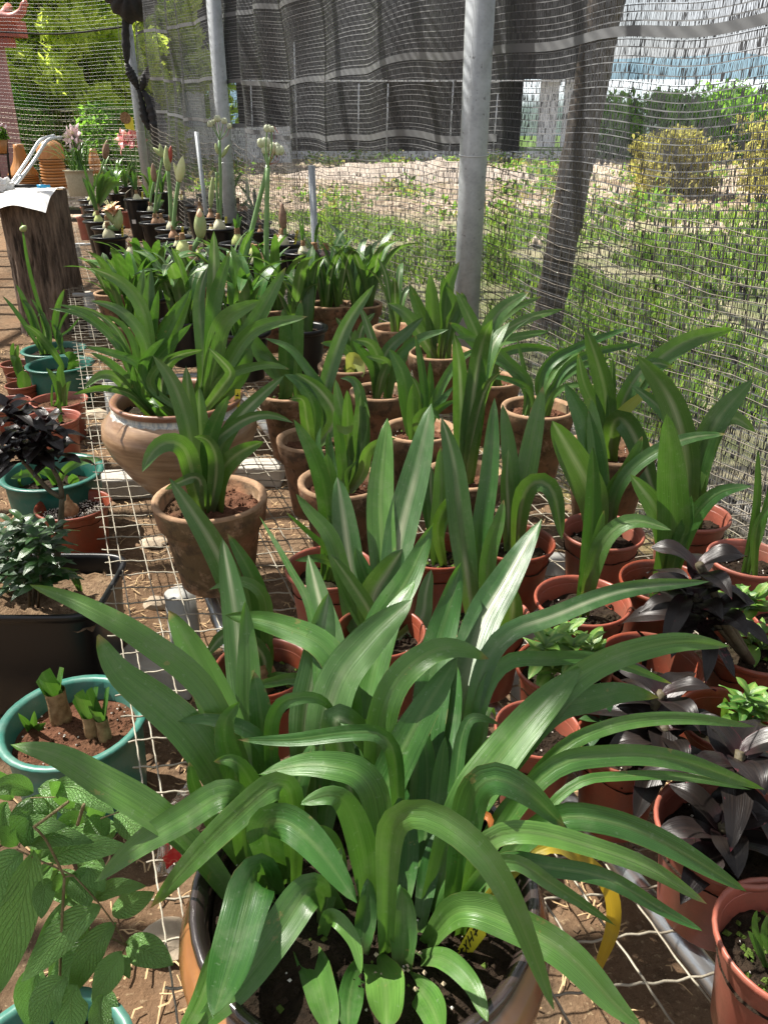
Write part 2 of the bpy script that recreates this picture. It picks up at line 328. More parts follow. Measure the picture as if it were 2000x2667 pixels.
M['budg'] = simple('green bud', (.28,.38,.14), (.42,.45,.22), 30, .45, .4, bump=.05)
M['budy'] = simple('cream bud', (.68,.70,.38), (.58,.62,.28), 30, .45, .4, bump=.05)
M['budr'] = simple('red bud', (.32,.04,.03), (.4,.09,.05), 30, .45, .4, bump=.05)
M['budb'] = simple('brown bud', (.22,.12,.08), (.30,.20,.13), 30, .5, .4, bump=.05)
M['pod'] = simple('pale pod', (.52,.57,.36), (.62,.64,.48), 30, .5, .4, bump=.05)
M['stone'] = simple('stone', (.36,.29,.21), (.46,.38,.28), 20, .9, .2, bump=.5)
M['straw'] = simple('straw', (.34,.22,.11), (.50,.36,.2), 50, .8, .2, bump=0)
M['clod'] = simple('earth clod', (.12,.075,.045), (.24,.16,.10), 50, .95, .1, bump=.6)

def foliage(name, a, b, tc):
    t = NT(name); oi = t.noise(1.3, 3); c = t.mix(t.ramp(oi, [(.35, (0,0,0)), (.62, (1,1,1))]), a, b)
    c = t.mix(t.math('MULTIPLY', t.noise(18, 2), .5), c, b)
    return t.bsdf(c, .5, .35, trans=.58, tcol=tc)
M['grass'] = foliage('grass blade', (.06,.12,.018), (.18,.24,.05), (.30,.46,.05)); M['weed'] = foliage('weed leaf', (.05,.12,.025), (.15,.25,.06), (.25,.46,.06))  # blade and weed colours darkened to stand in for shade by the net
M['fol'] = foliage('foliage with sun in colour', (.22,.30,.04), (.38,.46,.09), (.66,.80,.12))  # leaf colour raised to give the backlit crowns the brightness of full sun
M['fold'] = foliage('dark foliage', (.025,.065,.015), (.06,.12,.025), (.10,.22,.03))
M['folb'] = foliage('shrub foliage', (.06,.15,.025), (.12,.24,.04), (.25,.50,.05))
M['foly'] = foliage('dry yellow foliage', (.22,.22,.07), (.36,.31,.14), (.5,.48,.12))
M['gravel'] = soil_mat('pale gravel', (.40,.33,.27), (.55,.47,.40), (.45,.38,.30))
M['grassg'] = soil_mat('grass ground', (.05,.09,.02), (.12,.15,.05), (.30,.25,.17))
M['hill'] = simple('distant hill', (.10,.17,.22), (.14,.22,.27), .02, .9, .1, bump=0)  # blue haze of the distance is painted into the hill colour
M['wallw'] = simple('white wall', (.68,.70,.74), (.58,.60,.64), 2, .8, .2, bump=.2)
M['film'] = simple('greenhouse film', (.62,.68,.72), (.50,.58,.62), 3, .4, .4, bump=.2)
M['planter'] = simple('beige stone planter', (.46,.42,.30), (.36,.33,.24), 60, .85, .2, bump=.6)
M['crockb'] = None
def jar_mat():
    t = NT('brown glazed jar'); uv, u, v = t.uvx(); g = t.n('ShaderNodeTexCoord'); sp = t.n('ShaderNodeSeparateXYZ'); t.l(g.outputs['Object'], sp.inputs[0])
    mp = t.n('ShaderNodeMapping'); mp.inputs['Scale'].default_value = (1, 1, 9); t.l(t.coord(), mp.inputs[0])
    n = t.noise(7, 6, .65, mp.outputs[0]); c = t.mix(t.ramp(n, [(.38, (0,0,0)), (.64, (1,1,1))]), (.19,.105,.052), (.33,.215,.125))
    c = t.mix(t.ramp(t.noise(5, 4), [(.5, (0,0,0)), (.7, (.6,.6,.6))]), c, (.16,.105,.07))
    drip = t.math('ADD', v, t.math('MULTIPLY', t.noise(26, 4), .12))
    f = t.ramp(drip, [(.0, (0,0,0)), (.545, (0,0,0)), (.56, (1,1,1)), (1, (1,1,1))])
    st = t.n('ShaderNodeMapping'); st.inputs['Scale'].default_value = (1, 1, .12); t.l(t.coord(), st.inputs[0])
    gl = t.mix(t.ramp(t.noise(110, 3, .6, st.outputs[0]), [(.4, (0,0,0)), (.6, (1,1,1))]), (.24,.27,.28), (.55,.53,.46))
    c = t.mix(f, c, gl)
    f2 = t.ramp(v, [(0, (0,0,0)), (.60, (0,0,0)), (.63, (1,1,1)), (1, (1,1,1))])
    c = t.mix(f2, c, t.mix(t.noise(30, 3), (.16,.06,.03), (.30,.16,.10)))
    return t.bsdf(c, .38, .5, bump=t.bump(n, .2, .004), coat=.35)
M['jar'] = jar_mat()
def crock_mat():
    t = NT('black and amber glazed crock'); uv, u, v = t.uvx()
    n = t.noise(12, 5); body = t.mix(t.ramp(n, [(.35, (0,0,0)), (.65, (1,1,1))]), (.36,.16,.05), (.22,.09,.035))
    body = t.mix(t.ramp(t.noise(4, 3), [(.45, (0,0,0)), (.65, (.8,.8,.8))]), body, (.08,.05,.04))
    f = t.ramp(t.math('ADD', v, t.math('MULTIPLY', n, .05)), [(0, (0,0,0)), (.43, (0,0,0)), (.46, (1,1,1)), (1, (1,1,1))])
    c = t.mix(f, body, t.mix(t.noise(20, 4), (.012,.011,.012), (.045,.03,.025)))
    return t.bsdf(c, .22, .6, bump=t.bump(t.noise(50, 3), .1, .002), coat=.6)
M['crock'] = crock_mat()

# ---------------------------------------------------------------- leaf geometry
def spline(pts, n):
    pts = [Vector(p) for p in pts]
    if len(pts) == 2: pts = [pts[0], pts[0].lerp(pts[1], .5), pts[1]]
    q = [pts[0]*2-pts[1]] + pts + [pts[-1]*2-pts[-2]]
    # arc-length-ish param
    seg = [(pts[i+1]-pts[i]).length+1e-6 for i in range(len(pts)-1)]; tot = sum(seg); out = []
    for k in range(n):
        d = tot*k/(n-1); i = 0
        while i < len(seg)-1 and d > seg[i]: d -= seg[i]; i += 1
        t = min(1, d/seg[i]); a, b, c, e = q[i], q[i+1], q[i+2], q[i+3]
        out.append(.5*((2*b)+(c-a)*t+(2*a-5*b+4*c-e)*t*t+(3*b-a-3*c+e)*t**3))
    for _ in range(2): out = [out[0]]+[(out[i-1]+out[i]*2+out[i+1])/4 for i in range(1, n-1)]+[out[-1]]
    return out
def prof_strap(t): return min(1, .46+.98*t**.75)*max(0, 1-t**4.6)**.72
def prof_lance(t): return (math.sin(math.pi*min(1, max(0, t))**.75)**.85)*.97+.03*(1-t)
def prof_ovate(t): return max(.004, math.sin(math.pi*min(1,t)**.84))**.8*(1-.1*t)
def leaf_mesh(mb, pts, width, prof=prof_strap, n=20, cols=7, fold=.16, twist=0.0, view=True, wave=.0, side0=None, seed=0, mi=0):
    sp = spline(pts, n); vs = []; uv = []; rnd = random.Random(seed)
    ph = rnd.uniform(0, 6); prev = None
    for i, p in enumerate(sp):
        t = i/(n-1); T = (sp[min(i+1, n-1)]-sp[max(i-1, 0)]).normalized()
        if side0 is not None: S = side0 - T*side0.dot(T)
        elif view: S = T.cross((p-CAMP).normalized())
        else: S = T.cross(Vector((0,0,1)))
        if S.length < 1e-3: S = T.orthogonal()
        S.normalize()
        if prev is not None and S.dot(prev) < 0: S = -S
        if prev is not None: S = (S+prev*1.5).normalized()
        S = (S-T*S.dot(T)).normalized(); prev = S.copy()
        a = twist*(t-.25)+ .25*wave*math.sin(ph+t*5); S = Matrix.Rotation(a, 3, T) @ S
        N = S.cross(T)
        if N.dot(p-CAMP) > 0 and view: N = -N
        wd = width*.5*prof(t)
        ww = wave*math.sin(ph+t*9)*.12*width
        for k in range(cols):
            c = -1+2*k/(cols-1)
            off = fold*width*(abs(c)**1.4)*(1-.6*t)*(1 if wd > 0 else 0)*min(1, wd/(width*.5)+.1) - (.05*width if abs(c) < .2 else 0)*(1-t)
            q = p+S*(wd*c*(1-.12*abs(fold)*4*abs(c)*(1-t)))+N*(off+ww*c*abs(c))
            vs.append(q); uv.append(((c+1)/2, t))
    fs = [(i*cols+k, i*cols+k+1, (i+1)*cols+k+1, (i+1)*cols+k) for i in range(n-1) for k in range(cols-1)]
    mb.add(vs, fs, uv, mi)
def leaf_obj(parent, pts, width, mat, name='leaf', **kw):
    mb = MB(); leaf_mesh(mb, pts, width, **kw); return mb.build(name, mat, parent)

# ---------------------------------------------------------------- pots
def pot_profile(kind, Rr, h):
    if kind == 'clay':
        t = .012; c = h*.30
        return [(0,.004),(Rr*.60,.0),(Rr*.64,.004),(Rr*.83,h-c),(Rr*.84,h-c+.002),(Rr*.925,h-c+.009),(Rr*.985,h-.006),(Rr*.975,h),(Rr*.975-t*.6,h+.001),(Rr-t*1.5,h-.006),(Rr-t*2.1,h*.6),(Rr*.6,h*.55)]
    if kind == 'plastic':
        t = .004; l = .011
        return [(0,.004),(Rr*.70,0),(Rr*.72,.003),(Rr*.885,h-l*1.5),(Rr*.89,h-l*1.4),(Rr*.93,h-l*1.3),(Rr*.985,h-l*.9),(Rr,h-l*.45),(Rr*.99,h-.001),(Rr*.955,h),(Rr*.925,h-.004),(Rr*.90,h-l),(Rr*.80,h*.55)]
    if kind == 'tub':
        l = .014
        return [(0,.004),(Rr*.78,0),(Rr*.80,.004),(Rr*.85,h*.3),(Rr*.855,h*.31),(Rr*.895,h*.78),(Rr*.90,h-l),(Rr*.95,h-l*.8),(Rr,h-l*.3),(Rr*.995,h),(Rr*.90,h+.001),(Rr*.865,h-.006),(Rr*.80,h*.5)]
    if kind == 'black':
        l = .02
        return [(0,.004),(Rr*.62,0),(Rr*.64,.004),(Rr*.86,h-l*1.4),(Rr*.87,h-l*1.2),(Rr*.95,h-l),(Rr,h-l*.6),(Rr*1.0,h-.003),(Rr*.97,h),(Rr*.86,h-.003),(Rr*.83,h-.008),(Rr*.78,h*.6)]
    if kind == 'jar':
        return [(0,.004),(Rr*.50,0),(Rr*.54,.01),(Rr*.86,h*.28),(Rr*1.08,h*.50),(Rr*1.185,h*.67),(Rr*1.16,h*.78),(Rr*1.03,h*.87),(Rr*.95,h*.905),(Rr*.95,h*.93),(Rr*.985,h*.96),(Rr*1.0,h*.985),(Rr*.98,h),(Rr*.93,h*.995),(Rr*.88,h*.96),(Rr*.88,h*.80)]
    if kind == 'crock':
        return [(0,.004),(Rr*.66,0),(Rr*.70,.006),(Rr*.93,h*.35),(Rr*1.07,h*.65),(Rr*1.085,h*.78),(Rr*1.03,h*.85),(Rr*.97,h*.88),(Rr*.955,h*.91),(Rr*.985,h*.955),(Rr*1.0,h*.98),(Rr*.985,h),(Rr*.95,h*.995),(Rr*.91,h*.95),(Rr*.90,h*.93),(Rr*.895,h*.85),(Rr*.85,h*.6)]
def soil_part(parent, c, r, z, mat='soil', perl=10, beads=0, moss=.0, seed=0, clods=40, flat=.4):
    rnd = random.Random(seed); mb = MB(); rings = 9; n = 26; vs = [(c[0], c[1], z+.004)]; fs = []
    for i in range(1, rings+1):
        for k in range(n):
            a = 2*math.pi*k/n; q = r*i/rings
            x, y = c[0]+q*math.cos(a), c[1]+q*math.sin(a)
            vs.append((x, y, z+.012*mnoise.noise(Vector((x*25, y*25, seed)))+.006*mnoise.noise(Vector((x*80, y*80, seed)))-.004*(i == rings)))
    for k in range(n): fs.append((0, 1+k, 1+(k+1) % n))
    for i in range(rings-1):
        for k in range(n): fs.append((1+i*n+k, 1+(i+1)*n+k, 1+(i+1)*n+(k+1) % n, 1+i*n+(k+1) % n))
    mb.add(vs, fs)
    def blob(x, y, zz, s, mi):
        v = [(1,0,0),(-1,0,0),(0,1,0),(0,-1,0),(0,0,1),(0,0,-1)]; rr = [rnd.uniform(.7, 1.2)*s for _ in v]
        mb.add([(x+a*q, y+b*q, zz+d*q) for (a, b, d), q in zip(v, rr)], [(4,0,2),(4,2,1),(4,1,3),(4,3,0),(5,2,0),(5,1,2),(5,3,1),(5,0,3)], mi=mi)
    for _ in range(clods):
        a = rnd.uniform(0, 6.283); q = r*.93*rnd.random()**.5; blob(c[0]+q*math.cos(a), c[1]+q*math.sin(a), z+.003, rnd.uniform(.002, .006), 0)
    for _ in range(perl):
        a = rnd.uniform(0, 6.283); q = r*.93*rnd.random()**.5; blob(c[0]+q*math.cos(a), c[1]+q*math.sin(a), z+.005, rnd.uniform(.0012, .0026), 1)
    if beads:
        a0 = rnd.uniform(0, 6.28); bx, by = c[0]+r*.5*math.cos(a0), c[1]+r*.5*math.sin(a0)
        for _ in range(beads): blob(bx+rnd.gauss(0, r*.12), by+rnd.gauss(0, r*.12), z+.008, .0028, 2)
    for _ in range(int(moss*110)):
        a = rnd.uniform(0, 6.283); q = r*.9*rnd.random()**.5; blob(c[0]+q*math.cos(a), c[1]+q*math.sin(a), z+.002, rnd.uniform(.002, .006), 3)
    return mb.build('soil', [M[mat], M['perlite'], M['beige'], M['moss']], parent, smooth=False)
POTS = {}
def make_pot(kind, u, v, wpx=None, D=None, h=.15, base=.30, label='', cat='potted plant', group=None, name='potted_plant', mat=None, soil='soil', sd=.03, tilt=0, **skw):
    c = PZ(u, v, base+h); dz = depth(c)
    if D is None: D = wpx*dz/FPX
    Rr = D/2; t = thing(name, label, cat, (c.x, c.y, base), group)
    mb = MB(); mm = mat or {'clay':'clay','plastic':'red','tub':'teal','black':'blackp','jar':'jar','crock':'crock'}[kind]
    n = 48 if kind in ('crock', 'jar') else 36
    mb.lathe(pot_profile(kind, Rr, h), n, (c.x, c.y, base), wob=.012 if kind == 'clay' else .004)
    if kind == 'clay':
        for f_ in range(n*6, n*9): mb.mi[f_] = 1
    mb.build('pot', [M[mm], M['clayrim']] if kind == 'clay' else M[mm], t)
    rs = {'clay':.9,'plastic':.885,'tub':.86,'black':.83,'jar':.88,'crock':.89}[kind]*Rr - (.006 if kind == 'clay' else 0)
    if soil: soil_part(t, (c.x, c.y), rs, base+h-sd, soil, seed=int(u*7+v), **skw)
    t['_z'] = 0; del t['_z']
    info = dict(t=t, x=c.x, y=c.y, z=base+h-sd, r=rs, D=D)
    return info
crock = None
def L(info, c, pts, w, df, mat='leaf', spread=.35, base=None, **kw):
    """leaf through photo points (mid..tip); base on the soil"""
    n = len(pts); up = [px(c, *p) for p in pts]
    tipf = info['y']+df
    if base is None:
        d = P(up[-1][0], up[-1][1], tipf)-Vector((info['x'], info['y'], 0)); d.z = 0
        d = d.normalized()*info['r']*spread*random.uniform(.1, .9) if d.length > 1e-4 else Vector()
        b = Vector((info['x'], info['y'], info['z']-.01))+d
    else:
        b = PZ(*px(c, *base), info['z']); d = b-Vector((info['x'], info['y'], b.z))
        if d.length > info['r']*.85: d = d.normalized()*info['r']*.85
        b = Vector((info['x'], info['y'], info['z']-.01))+d
    P3 = [b]
    # cumulative pixel-length parameter
    bx = None
    dl = [0]; 
    for i in range(n):
        if i: dl.append(dl[-1]+math.hypot(up[i][0]-up[i-1][0], up[i][1]-up[i-1][1]))
    # projected base px
    q = b-CAMP; zz = q.dot(FW); bpx = (1000+FPX*q.x/zz, 1333.5-FPX*q.dot(UP)/zz)
    d0 = math.hypot(up[0][0]-bpx[0], up[0][1]-bpx[1]); tot = d0+dl[-1]+1e-6
    for i in range(n):
        t = (d0+dl[i])/tot; P3.append(P(up[i][0], up[i][1], b.y+(tipf-b.y)*t))
    s = CR[c][2]; wid = (1.0 if info is crock else 1.1)*(w/s)*depth(P3[len(P3)//2])/FPX
    kw.setdefault('twist', random.uniform(-.5, .5)); kw.setdefault('seed', random.randint(0, 9999)); kw.setdefault('fold', random.uniform(.1, .2)); kw.setdefault('wave', .35)
    return leaf_obj(info['t'], P3, wid, M[mat], **kw)
def fan(info, n, hgt, lean, w, mat='leaf', seed=0, az=None, clumps=1, droop=.3, nseg=12, cols=5):
    rnd = random.Random(seed)
    for k in range(n):
        ci = k % clumps; ca = 2*math.pi*ci/clumps+seed; off = Vector((math.cos(ca), math.sin(ca), 0))*info['r']*(.0 if clumps == 1 else .45)
        a = (az if az is not None else 0)+rnd.uniform(-math.pi, math.pi)*(1 if az is None else .55)
        d = Vector((math.cos(a), math.sin(a), 0)); H = hgt*rnd.uniform(.65, 1.08); l = lean*rnd.uniform(.35, 1.2)*H
        b = Vector((info['x'], info['y'], info['z']-.008))+off+d*.012
        dr = droop*rnd.uniform(0, 1)*H*(l/H)
        pts = [b, b+d*l*.15+Vector((0,0,H*.42)), b+d*l*.5+Vector((0,0,H*.82)), b+d*l+Vector((0,0,H-dr))]
        if l/H > .7: pts[-1].z -= .12*H
        side = d.cross(Vector((0,0,1))) if l > .25*H else Vector((rnd.uniform(-1,1), rnd.uniform(-.4,.4), 0)).normalized()
        leaf_obj(info['t'], pts, w*rnd.uniform(.8, 1.15), M[mat], side0=side, view=False, twist=rnd.uniform(-.6, .6), fold=rnd.uniform(.08, .2)*-1 if False else rnd.uniform(.06, .16), n=nseg, cols=cols, seed=k)

# ================================================================ SETTING
def ground():
    xs = np.unique(np.concatenate([np.linspace(-2.6, 1.6, 150), np.linspace(-30, 40, 90), np.array([-900,-400,-200,-100,-60,60,100,200,400,900])]))
    ys = np.unique(np.concatenate([np.linspace(.2, 5, 170), np.linspace(-3, 40, 110), np.array([-300,-50,-10,60,100,200,400,900])]))
    X, Y = np.meshgrid(xs, ys); V = []
    for x, y in zip(X.ravel(), Y.ravel()):
        z = gz(y)
        if -3 < x < 2 and y < 6: z += .014*mnoise.noise(Vector((x*7, y*7, 0)))+.007*mnoise.noise(Vector((x*25, y*25, 3)))
        elif y < 40: z += .03*mnoise.noise(Vector((x*1.5, y*1.5, 0)))
        V.append((x, y, z))
    nx, ny = len(xs), len(ys); i = np.arange(ny-1)[:, None]*nx+np.arange(nx-1)[None, :]; i = i.ravel()
    F = np.stack([i, i+1, i+nx+1, i+nx], 1)
    o = big('ground', np.array(V), F, M['groundm'], smooth=True); tag(o, kind='structure')
# pole line of the fence
P1 = Vector((.345, 3.35, 0)); FD = Vector((-.467, 1, 0)).normalized(); FN = Vector((FD.y, -FD.x, 0))      # FN points outside (right)
def fence_s(x, y): return (Vector((x, y, 0))-P1).dot(FN)
def ground_mat():
    t = NT('ground earth, grass and gravel'); pos = t.coord(); sp = t.n('ShaderNodeSeparateXYZ'); t.l(pos, sp.inputs[0])
    n = t.noise(28, 9, .72); n2 = t.noise(3.2, 5, .6); n3 = t.noise(110, 4)
    c = t.mix(t.ramp(n, [(.33, (0,0,0)), (.66, (1,1,1))]), (.055,.036,.022), (.20,.135,.082))  # earth tones lowered to carry the shade under the bench
    c = t.mix(t.ramp(n2, [(.42, (0,0,0)), (.62, (.8,.8,.8))]), c, (.17,.10,.055))
    c = t.mix(t.ramp(n3, [(.60, (0,0,0)), (.70, (.7,.7,.7))]), c, (.34,.25,.15))
    # outside the fence: grass, then pale gravel far off
    out = t.math('ADD', t.math('MULTIPLY', sp.outputs[0], FN.x), t.math('ADD', t.math('MULTIPLY', sp.outputs[1], FN.y), -P1.dot(FN)))
    fo = t.math('ADD', out, t.math('MULTIPLY', t.math('SUBTRACT', n2, .5), .3))
    mo = t.n('ShaderNodeMapRange'); mo.inputs['From Min'].default_value = -.05; mo.inputs['From Max'].default_value = .25; t.l(fo, mo.inputs[0])
    g = t.mix(t.ramp(t.noise(1.1, 6, .7), [(.42, (0,0,0)), (.60, (1,1,1))]), (.10,.15,.035), (.36,.32,.21))
    c = t.mix(mo.outputs[0], c, g)
    far = t.math('ADD', sp.outputs[1], t.math('MULTIPLY', t.math('SUBTRACT', n2, .5), 3.0))
    mf = t.n('ShaderNodeMapRange'); mf.inputs['From Min'].default_value = 9.5; mf.inputs['From Max'].default_value = 11; t.l(far, mf.inputs[0])
    gr = t.mix(t.ramp(t.noise(.9, 7, .7), [(.4, (0,0,0)), (.62, (1,1,1))]), (.56,.45,.36), (.20,.14,.09))
    gr = t.mix(t.ramp(t.noise(2.6, 6, .75), [(.50, (0,0,0)), (.62, (.9,.9,.9))]), gr, (.09,.12,.03))
    c = t.mix(mf.outputs[0], c, gr)
    m3 = t.n('ShaderNodeMapRange'); m3.inputs['From Min'].default_value = 19.5; m3.inputs['From Max'].default_value = 22; t.l(far, m3.inputs[0])
    c = t.mix(m3.outputs[0], c, (.10,.17,.04))
    return t.bsdf(c, .95, .15, bump=t.bump(t.math('ADD', n, t.math('MULTIPLY', n3, .5)), .9, .012))
M['groundm'] = ground_mat(); ground()
# hills
def hills():
    mb = MB(); n = 120
    for ring, (rad, hh, sd) in enumerate(((700, 52, 3), (1000, 95, 8))):
        vs = []; 
        for i in range(n+1):
            a = R(-70+140*i/n); x, y = rad*math.sin(a), rad*math.cos(a)
            e = hh*(.62+.55*mnoise.noise(Vector((i*.06+sd, sd, 0)))+.12*mnoise.noise(Vector((i*.3, sd, 0))))
            vs += [(x, y, -5), (x*1.03, y*1.03, e*.6), (x*1.09, y*1.09, e)]
        mb.add(vs, [q for i in range(n) for q in ((i*3, i*3+3, i*3+4, i*3+1), (i*3+1, i*3+4, i*3+5, i*3+2))])
    tag(mb.build('hills', M['hill']), kind='structure')
hills()
# ground litter under the bench
def litter():
    N = 9000; rnd = RNG; xs = rnd.uniform(-2.4, 1.2, N*3); ys = rnd.uniform(.2, 5.5, N*3); keep = [(x, y) for x, y in zip(xs, ys) if fence_s(x, y) < .1][:N]
    V = []; F = []
    for (x, y) in keep:
        a = rnd.uniform(0, 3.1416); l = rnd.uniform(.012, .05)*(1.4 if rnd.random() < .1 else 1); wv = rnd.uniform(.0008, .0018); zz = .004+rnd.uniform(0, .012)+.014*mnoise.noise(Vector((x*7, y*7, 0)))
        d = np.array([math.cos(a), math.sin(a), rnd.uniform(-.12, .12)]); s = np.array([-d[1], d[0], 0])*wv; c = np.array([x, y, zz]); m = c+s*rnd.uniform(-5, 5)+np.array([0, 0, .002])
        b = len(V); V += [c-d*l/2-s, c-d*l/2+s, m+s, m-s, c+d*l/2+s, c+d*l/2-s]; F += [(b, b+1, b+2, b+3), (b+3, b+2, b+4, b+5)]
    o = big('straw_litter', np.array(V), np.array(F), M['straw']); tag(o, 'dry straw and root litter scattered over the brown earth under the bench', 'litter', kind='stuff')
    V = []; F = []
    for k in range(5200):
        x, y = rnd.uniform(-2.4, 1.2), rnd.uniform(.2, 5)
        if fence_s(x, y) > .1: continue
        s = rnd.uniform(.003, .012)*(1.8 if rnd.random() < .04 else 1); z = .002+.014*mnoise.noise(Vector((x*7, y*7, 0))); b = len(V)
        for q in ((1,0,0),(-1,0,0),(0,1,0),(0,-1,0),(0,0,1),(0,0,-1)): V.append((x+q[0]*s*rnd.uniform(.7, 1.3), y+q[1]*s*rnd.uniform(.7, 1.3), z+q[2]*s*.7))
        F += [(b+4,b,b+2),(b+4,b+2,b+1),(b+4,b+1,b+3),(b+4,b+3,b)]
    o = big('earth_clods', np.array(V), np.array(F), M['clod']); tag(o, 'small crumbly earth clods on the ground between pots and bench', 'earth', kind='stuff')
litter()
def rock(name, c, s, label, mat='stone', seed=1):
    bm = bmesh.new(); bmesh.ops.create_icosphere(bm, subdivisions=2, radius=1)
    for v in bm.verts:
        k = 1+.35*mnoise.noise(v.co*1.3+Vector((seed, 0, 0))); v.co = Vector((v.co.x*s[0]*k, v.co.y*s[1]*k, v.co.z*s[2]*k))+Vector(c)
    me = bpy.data.meshes.new(name); bm.to_mesh(me); me.materials.append(M[mat]); o = bpy.data.objects.new(name, me); COL.objects.link(o); tag(o, label, 'stone', 'loose stones on the ground')
for i, (cr, x, y, s, lab) in enumerate([('E', 720, 910, (.045,.04,.018), 'tan angular stone on the earth left of the big glazed crock'),
        ('L1', 830, 1330, (.07,.05,.03), 'flat pale stone left of the brown glazed jar'), ('L1', 860, 1450, (.06,.04,.02), 'second pale stone just below the flat stone beside the jar'),
        ('L2', 1360, 1230, (.045,.03,.02), 'grey stone under the mesh below the terracotta pot'), ('L2', 1330, 700, (.05,.035,.015), 'brownish stone under the mesh left of the terracotta pot')]):
    g = PZ(*px(cr, x, y), .01); rock('stone', (g.x, g.y, .008), s, lab, seed=i*3)
for i, (cr, x, y, lab) in enumerate([('C', 690, 885, 'concrete block under the white bench leg'), ('C', 1110, 40, 'grey concrete block behind the terracotta pot under the mesh'), ('C', 545, 90, 'concrete block at the left foot of the brown jar'), ('L1', 770, 350, 'narrow concrete block with pink mark standing beside the stump')]):
    g = PZ(*px(cr, x, y), .05); mb = MB(); mb.box((g.x, g.y, .04), (.20 if i < 3 else .05, .11, .08 if i < 3 else .16), rot=Matrix.Rotation(R(-12+i*9), 3, 'Z')); o = mb.build('concrete_block', M['concrete'], smooth=False); tag(o, lab, 'block', 'concrete blocks under the bench')
    bv = o.modifiers.new('b', 'BEVEL'); bv.width = .006; bv.segments = 2

# ================================================================ BENCH
EL = [PZ(350,1929,.3), PZ(247,1205,.3), PZ(199,723,.3)]
BD = Vector((-.385, 1, 0)).normalized(); BL0 = Vector((EL[1].x, EL[1].y, 0))
def bench_left(y): return BL0.x+(y-BL0.y)*(-.385)
def fence_x(y): return P1.x+(y-P1.y)*(-.467)
def bench():
    t = thing('bench', 'long low wire mesh bench on pipes carrying all the middle pots', 'bench', (bench_left(3), 3, 0))
    Vs = []; Fs = []
    def wire(pts, r):
        n = len(pts); pts = np.array(pts); T = np.gradient(pts, axis=0); T /= np.linalg.norm(T, axis=1)[:, None]
        up = np.array([0, 0, 1.0]); S = np.cross(T, up); S /= np.linalg.norm(S, axis=1)[:, None]; U = np.cross(S, T); b = sum(len(a) for a in Vs)
        ring = np.stack([pts+(S*math.cos(a)+U*math.sin(a))*r for a in (math.pi/4, 3*math.pi/4, 5*math.pi/4, 7*math.pi/4)], 1).reshape(-1, 3); Vs.append(ring)
        i = np.arange(n-1)*4
        for k in range(4): Fs.append(b+np.stack([i+k, i+(k+1) % 4, i+4+(k+1) % 4, i+4+k], 1))
    y0, y1 = .12, 9.0; sp = .062
    for j, off in enumerate([0, .028]+[.028+sp*k for k in range(1, 36)]):
        ys = np.arange(y0+ (.03*(j % 2)), y1, .0078)
        xs = BL0.x+(ys-BL0.y)*(-.385)+off
        ok = xs < P1.x+(ys-P1.y)*(-.467)+.02
        if ok.sum() < 4: continue
        ys = ys[ok]; xs = xs[ok]; sl = .0013*np.sin(ys/sp*4*np.pi+j*np.pi)
        z = .297+.0022*np.sin(ys/sp*math.pi+j*math.pi)+.002*np.sin(ys*1.1+off*2)
        wire(np.stack([xs+sl*.3+.0012*np.sin(ys*1.1+j), ys, z], 1), .0018)
    for j in range(int((y1-y0)/sp)):
        y = y0+j*sp; xl = bench_left(y)-.022*random.uniform(.4, 1.2); xr = min(fence_x(y)+.0, bench_left(y)+2.2)
        xs = np.arange(xl, xr, .0078)
        z = .297-.0022*np.sin((xs-bench_left(y))/sp*math.pi+j*math.pi)+.002*math.sin(y*1.1)
        wire(np.stack([xs, y+.0013*np.sin(xs/sp*4*math.pi)+(xs-xl)*.12, z], 1), .0018)
    big('wire_mesh', np.concatenate(Vs), np.concatenate(Fs), M['wire'], t, smooth=True, kind='stuff')
    # pipes under the mesh
    a, b = PZ(*px('F', 1400, 1060), .27), PZ(*px('F', 940, 490), .27); d = (b-a).normalized()
    mb = MB(); mb.tube([a-d*.5, b+d*2.4], .0165, 16); mb.build('pipe', M['steel'], t)
    a, b = PZ(*px('G1', 380, 720), .27), PZ(*px('G1', 290, 480), .27); d = (b-a).normalized()
    mb = MB(); mb.tube([a-d*.6, b+d*1.1], .014, 16); mb.build('pipe', M['steel'], t)
    for yy in (3.3, 5.2, 7.6):
        mb = MB(); mb.tube([(bench_left(yy)+.02, yy, .272), (fence_x(yy+.15)-.02, yy+.2, .272)], .013, 10); mb.build('pipe', M['galv'], t)
    for (cr, x, y) in (('C', 775, 560), ('M2', 890, 760), ('M2', 740, 1090)):
        g = PZ(*px(cr, x, y), .27); mb = MB(); mb.tube([(g.x, g.y, .0), (g.x, g.y, .262)], .036, 20); mb.build('leg', M['pvc'], t, label='white plastic pipe leg')
    for yy in (3.3, 5.2, 7.6):
        for xx in (bench_left(yy)+.12, fence_x(yy)-.15):
            mb = MB(); mb.tube([(xx, yy, .0), (xx, yy, .262)], .036, 14); mb.build('leg', M['pvc'], t)
bench()
def back_bench():
    t = thing('bench', 'farther wire mesh bench holding the stacked orange pots at the back', 'bench', (-4.6, 11, gz(11)))
    mb = MB(); z = .58
    for k in range(45): x = -7.2+k*.1; mb.tube([(x, 9.1, z), (x-.6, 12.2, z+.02)], .003, 4, cap=False)
    for k in range(31): y = 9.1+k*.1; mb.tube([(-7.3-(y-9.1)*.2, y, z), (-2.85-(y-9.1)*.3, y, z)], .003, 4, cap=False)
    mb.build('wire_mesh', M['wire'], t, kind='stuff')
    mb = MB()
    for x, y in ((-7, 9.2), (-3.2, 9.2), (-7.4, 12), (-3.8, 12)): mb = MB(); mb.tube([(x, y, gz(y)-.02), (x, y, z)], .03, 10); mb.build('leg', M['pvc'], t)
back_bench()

